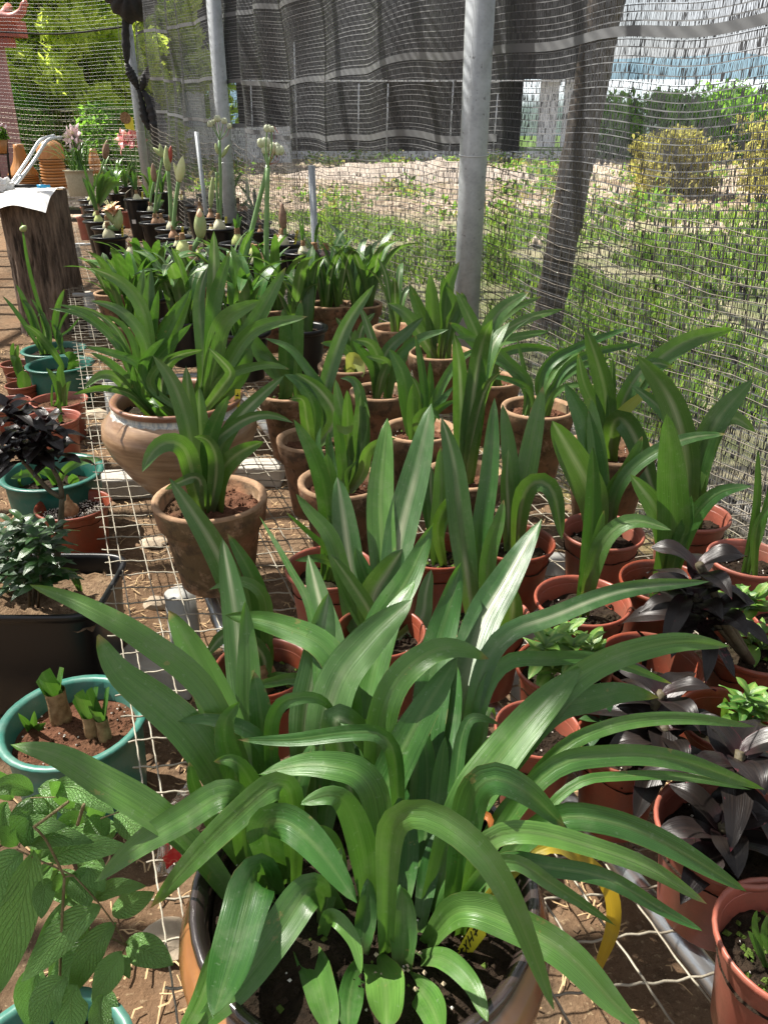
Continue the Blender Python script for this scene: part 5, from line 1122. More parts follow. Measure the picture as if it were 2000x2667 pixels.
# jar
for pts, w_, df, m in [([(1290,800),(1230,400),(1050,170),(775,55)], 125, .03, LW), ([(1280,800),(1180,560),(1000,400),(790,345)], 105, .0, LW), ([(1150,1000),(1000,700),(800,520),(650,440),(430,410)], 58, -.02, LG), ([(1180,950),(1050,640),(850,450),(615,380)], 52, .02, LW), ([(1250,1000),(1200,880),(950,785),(740,740)], 78, -.06, LG), ([(1190,1120),(1060,980),(940,870),(780,790)], 84, -.1, LG), ([(1080,1080),(980,985),(860,985),(730,1100)], 90, -.12, LP), ([(1150,1160),(1000,1110),(850,1095),(630,1155)], 62, -.16, LP),
        ([(1250,800),(1215,300),(1250,55)], 105, .08, LW), ([(1270,900),(1295,400),(1310,65)], 115, .06, LW), ([(1290,950),(1320,600),(1370,250)], 95, .02, LG), ([(1330,950),(1470,540),(1650,240)], 105, .03, LG), ([(1310,980),(1450,750),(1659,540)], 100, 0, LG), ([(1300,1080),(1420,870),(1659,760)], 72, -.05, LG), ([(1240,1000),(1290,800),(1430,660)], 85, -.04, LG), ([(1160,1000),(1080,760),(900,560),(700,420),(500,375)], 60, .0, LG), ([(1200,900),(1130,640),(1000,500),(850,470)], 60, .04, LG),
        ([(1220,1180),(1160,1050),(1150,900)], 60, -.08, LG), ([(1260,1180),(1240,1080),(1220,1050)], 45, -.1, LG), ([(1330,1250),(1380,1270)], 60, -.18, LG), ([(1300,900),(1400,600),(1560,330)], 90, .06, LW)]:
    L(jar, 'L1', pts, w_, df, m, spread=.75)
for pts, w_, df, m in [([(905,640),(925,250),(925,0)], 68, .08, LW), ([(910,640),(925,330),(995,85)], 66, .04, LG), ([(930,650),(1100,400),(1235,160)], 78, .08, LG), ([(690,650),(740,480),(830,255)], 60, .04, LG), ([(920,640),(960,400),(1130,300)], 85, 0, LG), ([(930,700),(1080,440),(1330,372)], 62, .0, LG), ([(660,680),(640,400),(655,165)], 66, .06, LW), ([(640,680),(620,400),(620,165)], 66, .1, LW), ([(880,640),(860,300),(900,155)], 60, .1, LW), ([(1000,680),(1060,560),(1035,405)], 70, .06, LG), ([(700,720),(740,560),(880,515)], 45, -.06, LW), ([(980,650),(1000,610),(900,505)], 50, -.1, LW), ([(960,640),(1150,580),(1250,600)], 40, -.02, LG), ([(650,730),(690,760)], 30, -.15, LW)]:
    L(jar, 'A', pts, w_, df, m, spread=.7)
tagpart(jar, .16, -.03, .07, .012)
# ================================================================ FOREGROUND CROCK LEAVES (traced)
FG = [
 ([(1180,2450),(1100,2560),(1060,2700),(1050,2900)], 130, -.16, LG), ([(900,2350),(960,2250),(1080,2380),(1120,2560)], 90, -.10, LG), ([(1400,2450),(1560,2480),(1720,2620),(1800,2820)], 120, -.15, LG),
 ([(1330,2300),(1380,1900),(1330,1500)], 110, .08, LG), ([(1250,2350),(1240,2000),(1180,1700)], 100, .04, LG), ([(1430,2350),(1500,1950),(1600,1720)], 110, .05, LG), ([(900,2300),(950,2100),(1010,1880)], 100, .0, LP), ([(1500,2350),(1620,2050),(1780,1960)], 80, .0, LG), ([(640,2200),(560,1900),(520,1700)], 110, .04, LG),
 ([(430,1750),(330,1100),(-30,770),(-400,560),(-661,468)], 125, .22, LG), ([(420,1800),(250,1330),(20,1100),(-190,930),(-299,735)], 190, .16, LG), ([(440,1800),(400,1250),(250,900),(80,598)], 185, .24, LG),
 ([(560,1750),(500,1100),(440,600),(372,208)], 150, .38, LW), ([(560,1780),(520,1200),(510,850),(496,545)], 125, .26, LG), ([(600,1800),(585,1200),(545,935)], 130, .16, LG), ([(370,1750),(385,1300),(460,1095)], 122, .10, LG),
 ([(750,1800),(600,1330),(330,1195),(132,1200)], 92, .12, LG), ([(1150,1700),(1000,900),(700,690),(388,628)], 138, .28, LG), ([(1000,1700),(980,900),(900,560),(835,298)], 145, .38, LW), ([(800,1750),(830,1200),(890,850),(945,505)], 185, .27, LW),
 ([(1130,2000),(1150,1150),(1260,700),(1415,430)], 150, .32, LG), ([(1050,1800),(1180,800),(1380,420),(1505,145)], 160, .42, LG), ([(850,1800),(960,1080),(1150,780),(1400,540)], 205, .26, LW), ([(1200,2000),(1240,1150),(1450,850),(1640,800),(1807,865)], 150, .16, LG),
 ([(640,1800),(640,1180),(800,1070),(920,1085),(985,1178)], 88, .12, LG), ([(1330,2000),(1290,1340),(1100,1260),(750,1300),(453,1300)], 95, .08, LG), ([(1260,2200),(1180,1560),(950,1440),(760,1440),(575,1485)], 150, .04, LG), ([(720,2050),(750,1650),(870,1305)], 122, .08, LG), ([(330,1950),(250,1620),(195,1420)], 90, .06, LG),
 ([(1480,2250),(1650,1720),(1950,1290),(2302,912)], 205, .14, LG), ([(1400,2000),(1512,915),(1602,565),(1660,345)], 170, .34, LG), ([(1500,1900),(1730,800),(1900,450),(2095,104)], 185, .42, LW), ([(1600,1900),(1800,850),(2150,640),(2550,490),(3002,445)], 112, .28, LW),
 ([(1500,2000),(2000,1290),(2350,920),(2800,770),(3107,795)], 135, .20, LG), ([(1600,1900),(1820,960),(2110,865),(2450,870),(2797,998)], 84, .24, LG), ([(1500,2000),(2070,1200),(2350,1080),(2540,1040),(2720,1075)], 150, .16, LG), ([(1600,2200),(2100,1450),(2450,1230),(2850,1180),(3250,1230)], 84, .12, LG),
 ([(1600,2200),(2080,1510),(2400,1390),(2800,1400),(3300,1570)], 120, .08, LG), ([(1700,2250),(2200,1590),(2500,1500),(2850,1500),(3230,1570)], 56, .09, LG), ([(1600,2300),(1740,1560),(1980,1560),(2227,1775)], 165, -.02, LG), ([(1650,2200),(2100,1760),(2400,1730),(2750,1850),(3200,2120)], 132, -.02, LG),
 ([(1650,2350),(1770,1870),(2019,1794),(2370,1880),(2680,1994),(2988,2188)], 118, -.05, LG), ([(1250,2450),(1290,1750),(1480,1700),(1740,1870),(1940,2180),(2163,2756)], 150, -.16, LG), ([(1450,2400),(1660,2210),(2000,2320),(2250,2470),(2500,2740),(2640,2860)], 180, -.14, LG),
 ([(1500,2350),(1850,1970),(2120,1990),(2430,2040),(2750,2220),(2955,2325)], 105, -.07, LG), ([(1500,2400),(1850,1960),(2180,2100),(2494,2305)], 88, -.07, LG), ([(1600,2350),(2090,1870),(2310,1950),(2460,2100),(2480,2310),(2410,2500),(2372,2640)], 88, .03, 'leafy'),
 ([(760,2080),(720,1540),(450,1710),(200,1960),(-5,2203)], 140, -.02, LG), ([(500,2000),(430,1600),(170,1720),(-80,1870),(-311,2063)], 150, .0, LG), ([(400,2150),(230,1890),(-20,1680),(-270,1530),(-520,1380),(-768,1325)], 160, .06, LG),
 ([(680,2080),(600,1790),(720,1740),(900,1900),(1100,2180)], 185, -.08, LG), ([(660,2120),(560,2020),(500,2200),(420,2500),(325,2800)], 230, -.17, LG), ([(1000,2200),(850,2100),(700,2300),(480,2600),(200,2900)], 185, -.16, LG), ([(600,2300),(380,2420),(250,2720),(120,2950)], 120, -.18, LG),
 ([(760,2300),(800,2400),(880,2570),(970,2900)], 160, -.16, LG), ([(1160,2430),(1210,2520),(1250,2620),(1260,2860)], 195, -.17, LG), ([(1370,2560),(1440,2650),(1500,2740),(1560,2900)], 150, -.17, LG), ([(1110,2480),(1150,2250),(1160,2053)], 118, -.03, LP), ([(1340,2570),(1350,2300),(1335,2088)], 138, -.05, LP),
 ([(1150,2200),(1230,1650),(1400,1250),(1640,850)], 178, .14, LG), ([(1180,2250),(1120,1850),(1000,1600),(800,1640)], 150, -.02, LG), ([(1500,2100),(1540,1600),(1575,1280)], 100, .10, LG), ([(900,1900),(870,720),(740,380),(570,88)], 48, .34, LG),
 ([(1450,2100),(1480,1500),(1440,1180)], 110, .16, LG), ([(1300,2200),(1280,1700),(1330,1400)], 130, .14, LG), ([(1550,2000),(1650,1500),(1640,1150)], 120, .2, LG), ([(1100,1900),(1050,1500),(980,1180),(1150,1300),(1200,1500)], 140, .12, LW), ([(1550,2050),(1700,1300),(1790,980)], 60, .18, LG),
 ([(900,1900),(1000,1400),(1180,1180)], 120, .16, LG), ([(700,1900),(480,1450),(330,1420)], 120, .06, LG), ([(1620,2150),(1800,1150),(1850,1200)], 60, .16, LG), ([(1600,2200),(1900,1650),(2100,1560)], 60, .06, LG), ([(1560,2200),(1660,1300),(1740,1180),(1870,1215)], 75, .12, LG),
 ([(1350,2000),(1400,1500),(1480,1100)], 140, .18, LG), ([(1450,1950),(1560,1350),(1640,900)], 150, .24, LG), ([(1250,1900),(1200,1500),(1110,1250)], 120, .16, LG), ([(500,1900),(460,1560),(440,1400)], 130, .08, LG), ([(1000,2150),(960,1900),(890,1760)], 130, .02, 'leafp')]
for k, (pts, w_, df, m) in enumerate(FG):
    L(crock, 'G1', pts[1:], w_*(1.16 if w_ > 120 else 1.04), df, m, base=pts[0], n=30, cols=9, twist=random.uniform(-.45, .45), wave=.9, fold=random.uniform(.09, .17))
L(crock, 'F', [(390,420),(430,360),(470,390),(450,450)], 55, .02, 'leafo', base=(330,520))
def crock_tag():
    q = [P(*px('F', x, y), crock['y']-.06) for x, y in ((315,955),(335,1025),(440,890),(432,745))]
    mb = MB(); mb.add(q, [(0,1,2,3)]); tg = mb.build('name_tag', M['yellow'], crock['t'], smooth=False, label='yellow plastic name tag with handwritten characters')
    n = (q[1]-q[0]).cross(q[3]-q[0]).normalized(); n = -n if n.dot(CAMP-q[0]) < 0 else n; mb = MB()
    ex = (q[3]-q[0]).normalized(); ey = (q[1]-q[0]).normalized(); o = q[0]+n*.0008
    strokes = [[(.10,.15),(.10,.8)],[(.05,.3),(.16,.3)],[(.04,.6),(.17,.6)],[(.2,.2),(.28,.75)],[(.28,.2),(.2,.75)],[(.34,.15),(.34,.8)],[(.34,.5),(.44,.5)],[(.44,.2),(.44,.75)],[(.5,.3),(.6,.3)],[(.5,.6),(.6,.6)],[(.55,.15),(.55,.8)],[(.66,.25),(.74,.7)],[(.74,.25),(.66,.7)]]
    W = (q[3]-q[0]).length; Hh = (q[1]-q[0]).length
    for (a, b), (c_, d) in strokes:
        p_, r_ = o+ex*W*a*1.1+ey*Hh*b, o+ex*W*c_*1.1+ey*Hh*d; mb.tube([p_, r_], .0007, 4)
    mb.build('writing', M['ink'], tg, smooth=False)
crock_tag()

# ================================================================ LEAFY PLANTS BETWEEN JAR AND BLACK POTS (seen as overlapping foliage)
rows = [(300,760,110,'leafy clump in a dark pot behind the jar, nearest the stump'), (400,770,112,'leafy clump behind the left half of the jar'), (520,740,112,'leafy clump with tall pale striped leaves under the peach flower'), (610,780,118,'leafy clump behind the right half of the jar'), (700,800,120,'leafy clump at the foot of the taller seed stem'),
        (790,850,130,'leafy clump left of the front terracotta rows with yellow-green leaves'), (860,790,118,'leafy clump in front of the dark bulb pot'), (640,860,132,'leafy clump just behind the jar rim on its right'), (940,790,115,'leafy clump by the net behind the small terracotta pot'), (480,830,125,'leafy clump just behind the jar leaves'), (350,840,125,'leafy clump over the left back of the jar')]
MID = []
for k, (u, v, w_, lab) in enumerate(rows):
    i = make_pot('black' if k % 2 else 'clay', u, v, wpx=w_, h=.2, base=.30, label=lab, cat='potted plant', group='leafy amaryllis clumps behind the jar', name='potted_amaryllis', soil='soil', clods=10)
    fan(i, 12 if v < 770 else 17, .225 if v < 770 else .36, .66, .050, LW if k % 3 != 1 else LG, 40+k, clumps=3, nseg=11); MID.append(i)
# seed stems
for i, c, x, y, pods in ((b10, 'U3', 572, 285, [(490,140,.024),(550,95,.026),(610,115,.024),(655,160,.02),(515,125,.018)]), (MID[3], 'U3', 990, 500, [(935,305,.024),(968,300,.024),(965,365,.02),(1045,350,.028),(1085,370,.024)]), (MID[4], 'U3', 988, 525, [(985,180,.018),(1018,185,.014)])):
    i = dict(i); seedhead(i, c, x, y, pods)
stem_to(b10, b10['top'], P(*px('U3', 545, 560), b10['y']), .009, .008)
for a, b_ in (((560, 400), (535, 310)), ((590, 430), (660, 320))): budobj(b10, P(*px('U3', *a), b10['y']), P(*px('U3', *b_), b10['y']), .014, 'budg')
# leaves of far bulbs
def farleaves(i, c, tips, w=.03, m=LG):
    for (x, y) in tips:
        tp = P(*px(c, x, y), i['y']+random.uniform(-.05, .05)); b = i['top']-Vector((0,0,.02)); mid = b.lerp(tp, .55)+Vector((0,0,.25*abs(tp.x-b.x)+.01)); leaf_obj(i['t'], [b, mid, tp], w*random.uniform(.8, 1.1), M[m], n=10, cols=5, seed=int(x))
farleaves(b13, 'U3', [(590,540),(625,505),(775,555),(640,730),(700,560)], .034); farleaves(b9, 'U3', [(865,700),(740,850),(870,690),(940,900),(730,665)], .03)
farleaves(b6, 'U5', [(450,280),(500,225),(545,260),(480,330)], .022); farleaves(b1, 'U5', [(1390,270),(1350,350)], .014); farleaves(b2, 'U5', [(1200,310),(1165,320)], .02)
farleaves(b28, 'U4', [(530,0),(600,-30),(640,-10),(560,30)], .028); farleaves(b35, 'U2', [(720,480),(860,560),(740,560)], .03); farleaves(b34, 'U2', [(890,560),(960,540),(1000,600),(1080,660)], .06)
farleaves(b36, 'U2', [(840,560),(790,580)], .025); farleaves(b17, 'U3', [(370,715),(400,760)], .015); farleaves(b25, 'U4', [(915,220),(950,300)], .05, LW); farleaves(b22, 'U4', [(1150,545),(1130,600)], .012); farleaves(b7, 'U5', [(935,200),(940,270)], .014)
farleaves(b32, 'U4', [(60,40),(90,60),(130,80)], .035); farleaves(b27, 'U4', [(700,120),(810,50)], .03)
# back planters
pl = make_pot('tub', *px('U2', 680, 540), wpx=78, h=.24, base=.62, label='beige stone planter with white pink lilies at the back', cat='planter', name='planter', mat='planter', soil='soil', clods=5)
fan(pl, 30, .36, 1.2, .02, LG, 77, clumps=5, nseg=9)
for x, y, d in ((640,225,(-.3,-.8,.3)), (600,250,(-.6,-.6,.1)), (640,285,(-.1,-.9,-.2))):
    q = P(*px('U2', x, y), pl['y']); flower(pl, q, d, .115, 'petalw'); stem_to(pl, (pl['x'], pl['y'], pl['z']), q, .006, .004)
stem_to(pl, (pl['x']+.03, pl['y'], pl['z']), P(*px('U2', 700, 230), pl['y']), .008, .006)
rf = make_pot('black', *px('U2', 1200, 680), D=.2, h=.25, base=.35, label='black pot with red and white striped amaryllis in bloom at the back', cat='potted plant', name='bulb_pot', group='black plastic pots with amaryllis bulbs'); rf['top'] = bulb(rf, 'b', 1.3)
for x, y, d in ((1050,290,(-.8,-.5,.1)), (1175,270,(.4,-.85,.1)), (1100,265,(-.1,-.6,.5))): q = P(*px('U2', x, y), rf['y']); flower(rf, q, d, .16, 'petalr'); stem_to(rf, rf['top'], q, .010, .007)
farleaves(rf, 'U2', [(950,265),(1300,265),(1060,400),(1240,420),(1300,480),(1130,420)], .035)
extra = [(1010,600),(1090,640),(1320,700),(1010,700),(1400,690),(900,610)]
for k, (x, y) in enumerate(extra):
    i = make_pot('black', *px('U2', x, y+40), D=.2, h=.25, base=.36, label='back row black pot of strap leaves '+['just right of the red pots at the planter','left of the red striped blooms','right of the red striped blooms by the post','in front of the red striped blooms','below the red striped blooms at the net side','nearest the white lily planter'][k], cat='potted plant', name='potted_amaryllis', group='leafy pots in the back rows'); fan(i, 8, .34, .6, .035, LG, 90+k, nseg=8)
for k, (x, y, w_, lab) in enumerate([(655,570,135,'red plastic pot under the rim of the planter at the back'), (690,610,130,'red plastic pot in front of the planter at the back'), (730,945,145,'empty-looking red pot left of the black pots'), (750,860,110,'small red pot behind the empty-looking red pot'), (1090,900,110,'red pot between the tall black pot and its left row')]):
    make_pot('plastic', *px('U2', x, y), wpx=w_/3.318, h=.16 if k != 2 else .2, base=.3 if k > 1 else .6, label=lab, cat='pot', name='red_pot', group='red plastic pots at the back', clods=10)
tr = PZ(*px('U2', 645, 870), .36); mb = MB(); mb.box((tr.x, tr.y, .33), (.34, .3, .05)); o = mb.build('seed_tray', M['blackp'], smooth=False); tag(o, 'black shallow seed tray behind the stump', 'tray')

# ================================================================ LEFT COLUMN ON THE GROUND
def tub(u, v, w_, lab, h=.21, mat='teal', kind='tub', **k): return make_pot(kind, u, v, wpx=w_, h=h, base=0.0, label=lab, cat='potted plant', name='tub_plant', mat=mat, **k)
t1 = tub(137, 1227, 261, 'teal tub with a few pale leaves, middle of the left edge', h=.22, sd=.07, group='teal plastic tubs')
t2 = tub(157, 947, 173, 'teal tub without soil to the brim, farther back beside the mesh edge', h=.20, sd=.06, group='teal plastic tubs')
t3 = tub(141, 908, 164, 'farthest teal tub at the foot of the stump', h=.2, sd=.03, group='teal plastic tubs')
t4 = tub(190, 1873, 376, 'teal tub with three cut leek-like stubs at the lower left', h=.22, sd=.045, soil='soilr', group='teal plastic tubs', perl=40, clods=120)
t5 = tub(158, 1510, 262, 'teal tub mostly hidden behind the black tub', h=.22, sd=.08, group='teal plastic tubs')
t6 = tub(110, 2800, 480, 'teal tub in the bottom left corner under the veined leaves', h=.22, sd=.04, group='teal plastic tubs')
r1 = tub(191, 1312, 193, 'red pot topped with white grit and one papery bulb', h=.18, mat='red', kind='plastic', sd=.035, perl=700, clods=10)
lathe_obj(r1['t'], [(.02,0),(.028,.02),(.022,.035),(.012,.045),(.012,.05),(.007,.055),(.003,.075)], (r1['x']-.008, r1['y']-.01, r1['z']-.003), 'husk', 'bulb', 18, wob=.1)
r2 = tub(135, 1087, 148, 'red pot with a leek-like shoot, behind the dark-leaved plant', h=.2, mat='red', kind='plastic', sd=.03, soil='soilr')
r3 = tub(154, 1040, 146, 'red pot with cut broad leaves and dry litter', h=.18, mat='red', kind='plastic', sd=.03, soil='soilr')
rs = [tub(45, 945, 84, 'small red pot at the left edge, farthest of four', h=.13, mat='red', kind='plastic'), tub(56, 974, 76, 'small red pot at the left edge, second of four', h=.13, mat='red', kind='plastic'),
      tub(56, 1000, 82, 'small red pot at the left edge, third of four', h=.13, mat='red', kind='plastic'), tub(25, 1045, 110, 'small red pot at the left edge, nearest of four', h=.13, mat='red', kind='plastic')]
for i in rs[:1]: L(i, 'L1', [(130,880),(110,760),(120,705)], 45, 0, LG); L(i, 'L1', [(140,880),(160,720)], 40, 0, LG)
L(rs[1], 'L1', [(160,930),(130,850),(95,810)], 70, 0, LG); L(rs[1], 'L1', [(170,930),(160,820)], 60, 0, LG)
L(rs[2], 'L1', [(215,1100),(208,1000),(205,945)], 110, 0, LG)
for pts, w_ in (([(520,1200),(480,1030),(400,920)], 60), ([(545,1200),(525,950),(540,890)], 75), ([(560,1180),(580,1080),(620,1035)], 50), ([(450,1240),(455,1060)], 20)): L(r3, 'L1', pts, w_, 0, LG)
L(r2, 'L1', [(520,1330),(515,1200)], 42, 0, LG, base=(530,1390))
for pts, w_, m in (([(420,640),(330,350),(240,0),(190,-350)], 30, LG), ([(300,560),(190,290),(140,200)], 55, LG), ([(330,600),(260,400),(180,320)], 50, LG), ([(480,600),(500,400),(560,240)], 55, LG), ([(200,520),(90,370),(25,300)], 40, LG), ([(430,600),(340,420),(270,320)], 35, LG), ([(500,640),(560,480),(650,400)], 28, LG), ([(520,660),(600,600),(700,480)], 20, LG), ([(400,620),(380,520),(360,440),(330,480)], 60, LW), ([(540,700),(480,560),(420,500)], 25, LG)): L(t3, 'L1', pts, w_, .0, m, spread=.6)
mbx = [P(*px('L1', 190, -180), t3['y']), ]; budobj(t3, P(*px('L1', 190, -300), t3['y']), P(*px('U2', 225, 1070), t3['y']), .02, 'budg')
L(t2, 'L1', [(540,900),(430,740),(300,600),(200,545)], 62, .0, LW, base=(540,900)); L(t2, 'L1', [(640,880),(620,820),(560,800)], 90, -.02, LG, base=(640,900))
for pts, w_, m, b in (([(470,1850),(380,1740),(285,1640)], 50, LG, (480,1880)), ([(520,1900),(560,1810),(700,1730),(890,1715)], 70, LW, (510,1900)), ([(330,1880),(260,1830),(95,1880)], 70, LG, (340,1930)), ([(640,1900),(620,1840)], 90, LG, (640,1910)), ([(480,1930),(440,1840),(310,1810)], 70, LG, (480,1930)), ([(170,1920),(190,1800)], 25, LG, (170,1930))): L(t1, 'L1', pts, w_, -.02, m, base=b)
for (x, y, r, hh) in ((265, 1120, .020, .075), (1350-900, 1200, .012, .05), (405, 1180, .016, .05)):
    g = PZ(*px('C', x if x != 450 else 455, y), t4['z']); lathe_obj(t4['t'], [(r,-.01),(r*1.1,.01),(r*.95,hh*.6),(r,hh)], (g.x, g.y, t4['z']), 'husk', 'stub', 16, wob=.12)
    for k in range(3):
        a = k*2.1; b = Vector((g.x, g.y, t4['z']+hh*.8)); mb = MB(); S = Vector((math.cos(a), math.sin(a), 0)); H2 = random.uniform(.05, .085)
        W2 = r*.95; mb.add([b-S*W2, b+S*W2, b+S*W2*1.1+Vector((S.y*.02, -S.x*.02, H2*.8)), b-S*W2*.8+Vector((S.y*.02, -S.x*.02, H2)), b+Vector((S.y*.008, -S.x*.008, 0)), b+Vector((S.y*.026, -S.x*.026, H2*.93))], [(0,4,5,3),(4,1,2,5)], [(0,0),(1,0),(1,.8),(0,.8),(.5,0),(.5,.8)]); mb.build('leaf', M['leaf'], t4['t'], label='cut leaf stump')
for (x, y) in ((80, 1090), (150, 1080), (200, 1130), (110, 1140)): L(t4, 'C', [(x, y)], 30, 0, LG, base=(130, 1150), prof=prof_lance)
# black tub
def black_tub():
    h = .30; fr = PZ(262, 1560, h); back = PZ(215, 1440, h); frt = PZ(150, 1606, h)
    cx, cy = fr.x-.165, (back.y+frt.y)/2; hw, hd = .175, (back.y-frt.y)/2+.0; t = thing('black_tub_plant', 'large rounded square black tub with small leaved shrub, soil and taller dark plant', 'potted plant', (cx, cy, 0))
    n = 64; mb = MB(); vs = []
    prof = [(.80, 0), (.82, .01), (.93, h-.03), (.94, h-.02), (1.0, h-.015), (1.015, h-.004), (1.0, h), (.945, h), (.93, h-.01), (.86, h*.6)]
    for q, z in prof:
        for k in range(n):
            a = 2*math.pi*k/n; c, s = math.cos(a), math.sin(a); e = .34; vs.append((cx+q*hw*math.copysign(abs(c)**e, c), cy+q*hd*math.copysign(abs(s)**e, s), z))
    mb.add(vs, [(i*n+k, i*n+(k+1)%n, (i+1)*n+(k+1)%n, (i+1)*n+k) for i in range(len(prof)-1) for k in range(n)]); mb.build('tub', M['blackp'], t)
    mb = MB(); m = 30; vs = [(cx-hw*.9+2*hw*.9*i/m, cy-hd*.9+2*hd*.9*j/m, h-.05+.012*mnoise.noise(Vector((i*.5, j*.5, 0)))+.01*mnoise.noise(Vector((i*1.7, j*1.7, 3)))) for i in range(m+1) for j in range(m+1)]
    mb.add(vs, [(i*(m+1)+j, (i+1)*(m+1)+j, (i+1)*(m+1)+j+1, i*(m+1)+j+1) for i in range(m) for j in range(m)]); mb.build('soil', M['earth'], t)
    return dict(t=t, x=cx, y=cy, z=h-.05, r=hw*.8)
bt = black_tub()
def rosette(info, c, axis, n, Ln, w, mat, seed, rise=.5, droop=.6, name='leaf', prof=prof_lance, fold=.12, cols=5, nseg=10, one=None):
    rnd = random.Random(seed); axis = Vector(axis).normalized(); c = Vector(c)
    for k in range(n):
        a = k*2.4+rnd.uniform(-.3, .3); f = (k+.5)/n; d = Vector((math.cos(a), math.sin(a), 0)); up = rise*(1.6*(1-f)+.1); ll = Ln*(.65+.45*f)*rnd.uniform(.85, 1.1)
        b = c-axis*Ln*.55*f; d1 = (d+axis*up).normalized(); d2 = (d+axis*(up-droop*.6)).normalized(); d3 = (d+axis*(up-droop*1.5)).normalized()
        pts = [b, b+d1*ll*.3, b+d1*ll*.3+d2*ll*.35, b+d1*ll*.3+d2*ll*.35+d3*ll*.35]
        if one is not None: leaf_mesh(one, pts, w*rnd.uniform(.8, 1.15), prof=prof, n=nseg, cols=cols, fold=fold, side0=d.cross(Vector((0,0,1))), view=False, twist=rnd.uniform(-.6, .6), seed=k)
        else: leaf_obj(info['t'], pts, w*rnd.uniform(.8, 1.15), M[mat], name=name, prof=prof, n=nseg, cols=cols, fold=fold, side0=d.cross(Vector((0,0,1))), view=False, twist=rnd.uniform(-.6, .6), seed=k, wave=.5)
# small-leaved shrub in black tub
for k, (x, y) in enumerate([(90,520),(190,500),(280,560),(60,640),(150,640),(330,640),(230,660),(400,620),(100,760),(210,780),(330,760),(420,700),(60,900),(160,900),(280,900),(400,880),(100,1000),(230,1000),(350,980),(460,560),(20,760),(470,900)]):
    c = P(*px('L2', x, y), bt['y']+random.uniform(-.10, .08)); rosette(bt, c, (random.uniform(-.3, .3), random.uniform(-.4, .1), 1), 10, .066, .021, 'darkg', 200+k, .5, .5, nseg=7, cols=3)
    if k % 2 == 0: mb = MB(); mb.tube([c-Vector((0,0,.005)), c.lerp(Vector((bt['x'], bt['y'], bt['z'])), .4), Vector((bt['x']+random.uniform(-.05, .02), bt['y']+random.uniform(-.05, .05), bt['z']-.01))], .0035, 6); mb.build('twig', M['pstem'], bt['t'])
for pts, w_ in (([(640,960),(560,930),(510,920)], 30), ([(700,1100),(650,980),(540,940)], 26), ([(600,960),(640,940),(690,945)], 26)): L(bt, 'L2', pts, w_, 0, LG, base=(700,1130))
# taller dark plant stems
st = [P(*px('L2', x, y), bt['y']+d) for x, y, d in ((470,1060,.0), (500,800,.02), (530,500,.03), (540,320,.03))]; mb = MB(); mb.tube(spline(st, 14), list(np.linspace(.009, .006, 14)), 8); mb.build('stem', M['pstem'], bt['t'])
F0 = bt['y']+.03
for pts in ([(540,320),(430,260),(330,150),(200,0),(150,-60)], [(540,320),(520,180),(430,20),(380,-60)]):
    mb = MB(); mb.tube(spline([P(*px('L2', x, y), F0) for x, y in pts], 12), list(np.linspace(.006, .004, 12)), 7); mb.build('stem', M['pstem'], bt['t'])
for k, (x, y, n_) in enumerate([(60,1230,9), (130,1330,10), (60,1560,9), (180,1600,9), (390,1350,9), (360,1450,9), (470,1600,9), (240,1420,8), (150,1500,8), (330,1560,7)]):
    c = P(*px('L1', x, y), F0+random.uniform(-.05, .05)); rosette(bt, c, (random.uniform(-.3, .3), random.uniform(-.4, .2), 1), n_, .082, .032, 'dark', 300+k, .55, .75, nseg=9)

# ================================================================ RIGHT SIDE PLANTS
p9 = rpot(1695, 1720, 271, 'wide red pot with pale inside and little soil, between the dark-leaved plants', sd=.07, clods=60)
p10 = rpot(1964, 1679, 250, 'red pot carrying the upper dark-leaved plant at the right')
p11 = rpot(1900, 1870, 265, 'red pot with small bright green clump at the right edge', sd=.06)
p12 = rpot(1625, 1925, 250, 'speckled red pot carrying the middle dark-leaved plant')
g1 = rpot(1467, 1731, 250, 'red pot full of small striped green rosettes right of the foreground leaves')
g2 = rpot(1400, 1893, 225, 'red pot with small dark green rosettes tucked behind the foreground leaves')
p18 = rpot(1898, 2150, 375, 'red pot carrying the lower and largest dark-leaved plant')
p17 = rpot(2068, 2450, 400, 'red pot in the bottom right corner', moss=1)
p19 = rpot(2055, 1600, 200, 'red pot just cut by the right edge beside the dark-leaved plants')
def cordy(i, cr, x, y, df, n_, ln, w_, seed, base=None):
    c = P(*px(cr, x, y), i['y']+df); rosette(i, c, (random.uniform(-.15, .15), -.15, 1), n_, ln, w_, 'dark', seed, .6, .8, nseg=12, cols=7)
    mb = MB(); mb.tube(spline([(i['x']+.01, i['y'], i['z']-.01), (c.x*.5+i['x']*.5, c.y*.5+i['y']*.5, (c.z+i['z'])/2), c], 10), .007, 8); mb.build('stem', M['pstem'], i['t'])
cordy(p10, 'R1', 1160, 330, -.02, 8, .125, .040, 401); cordy(p10, 'R1', 1130, 560, -.02, 11, .12, .040, 402); cordy(p10, 'R1', 1270, 640, -.03, 9, .11, .038, 403)
cordy(p12, 'R2', 1050, 560, -.0, 10, .12, .040, 404); cordy(p12, 'R2', 1080, 760, -.03, 8, .11, .038, 405)
cordy(p18, 'R2', 1500, 900, .04, 12, .13, .043, 406); cordy(p18, 'R2', 1400, 1330, -.01, 12, .12, .040, 407)
for k, (x, y) in enumerate([(120,840),(230,800),(260,900),(380,880),(180,930),(60,900),(90,1000),(380,960),(150,1050)]): rosette(g1, P(*px('R1', x, y), g1['y']+random.uniform(-.03, .04)), (random.uniform(-.4, .4), random.uniform(-.4, .2), 1), 8, .052, .02, 'varieg', 500+k, .7, .4, nseg=8)
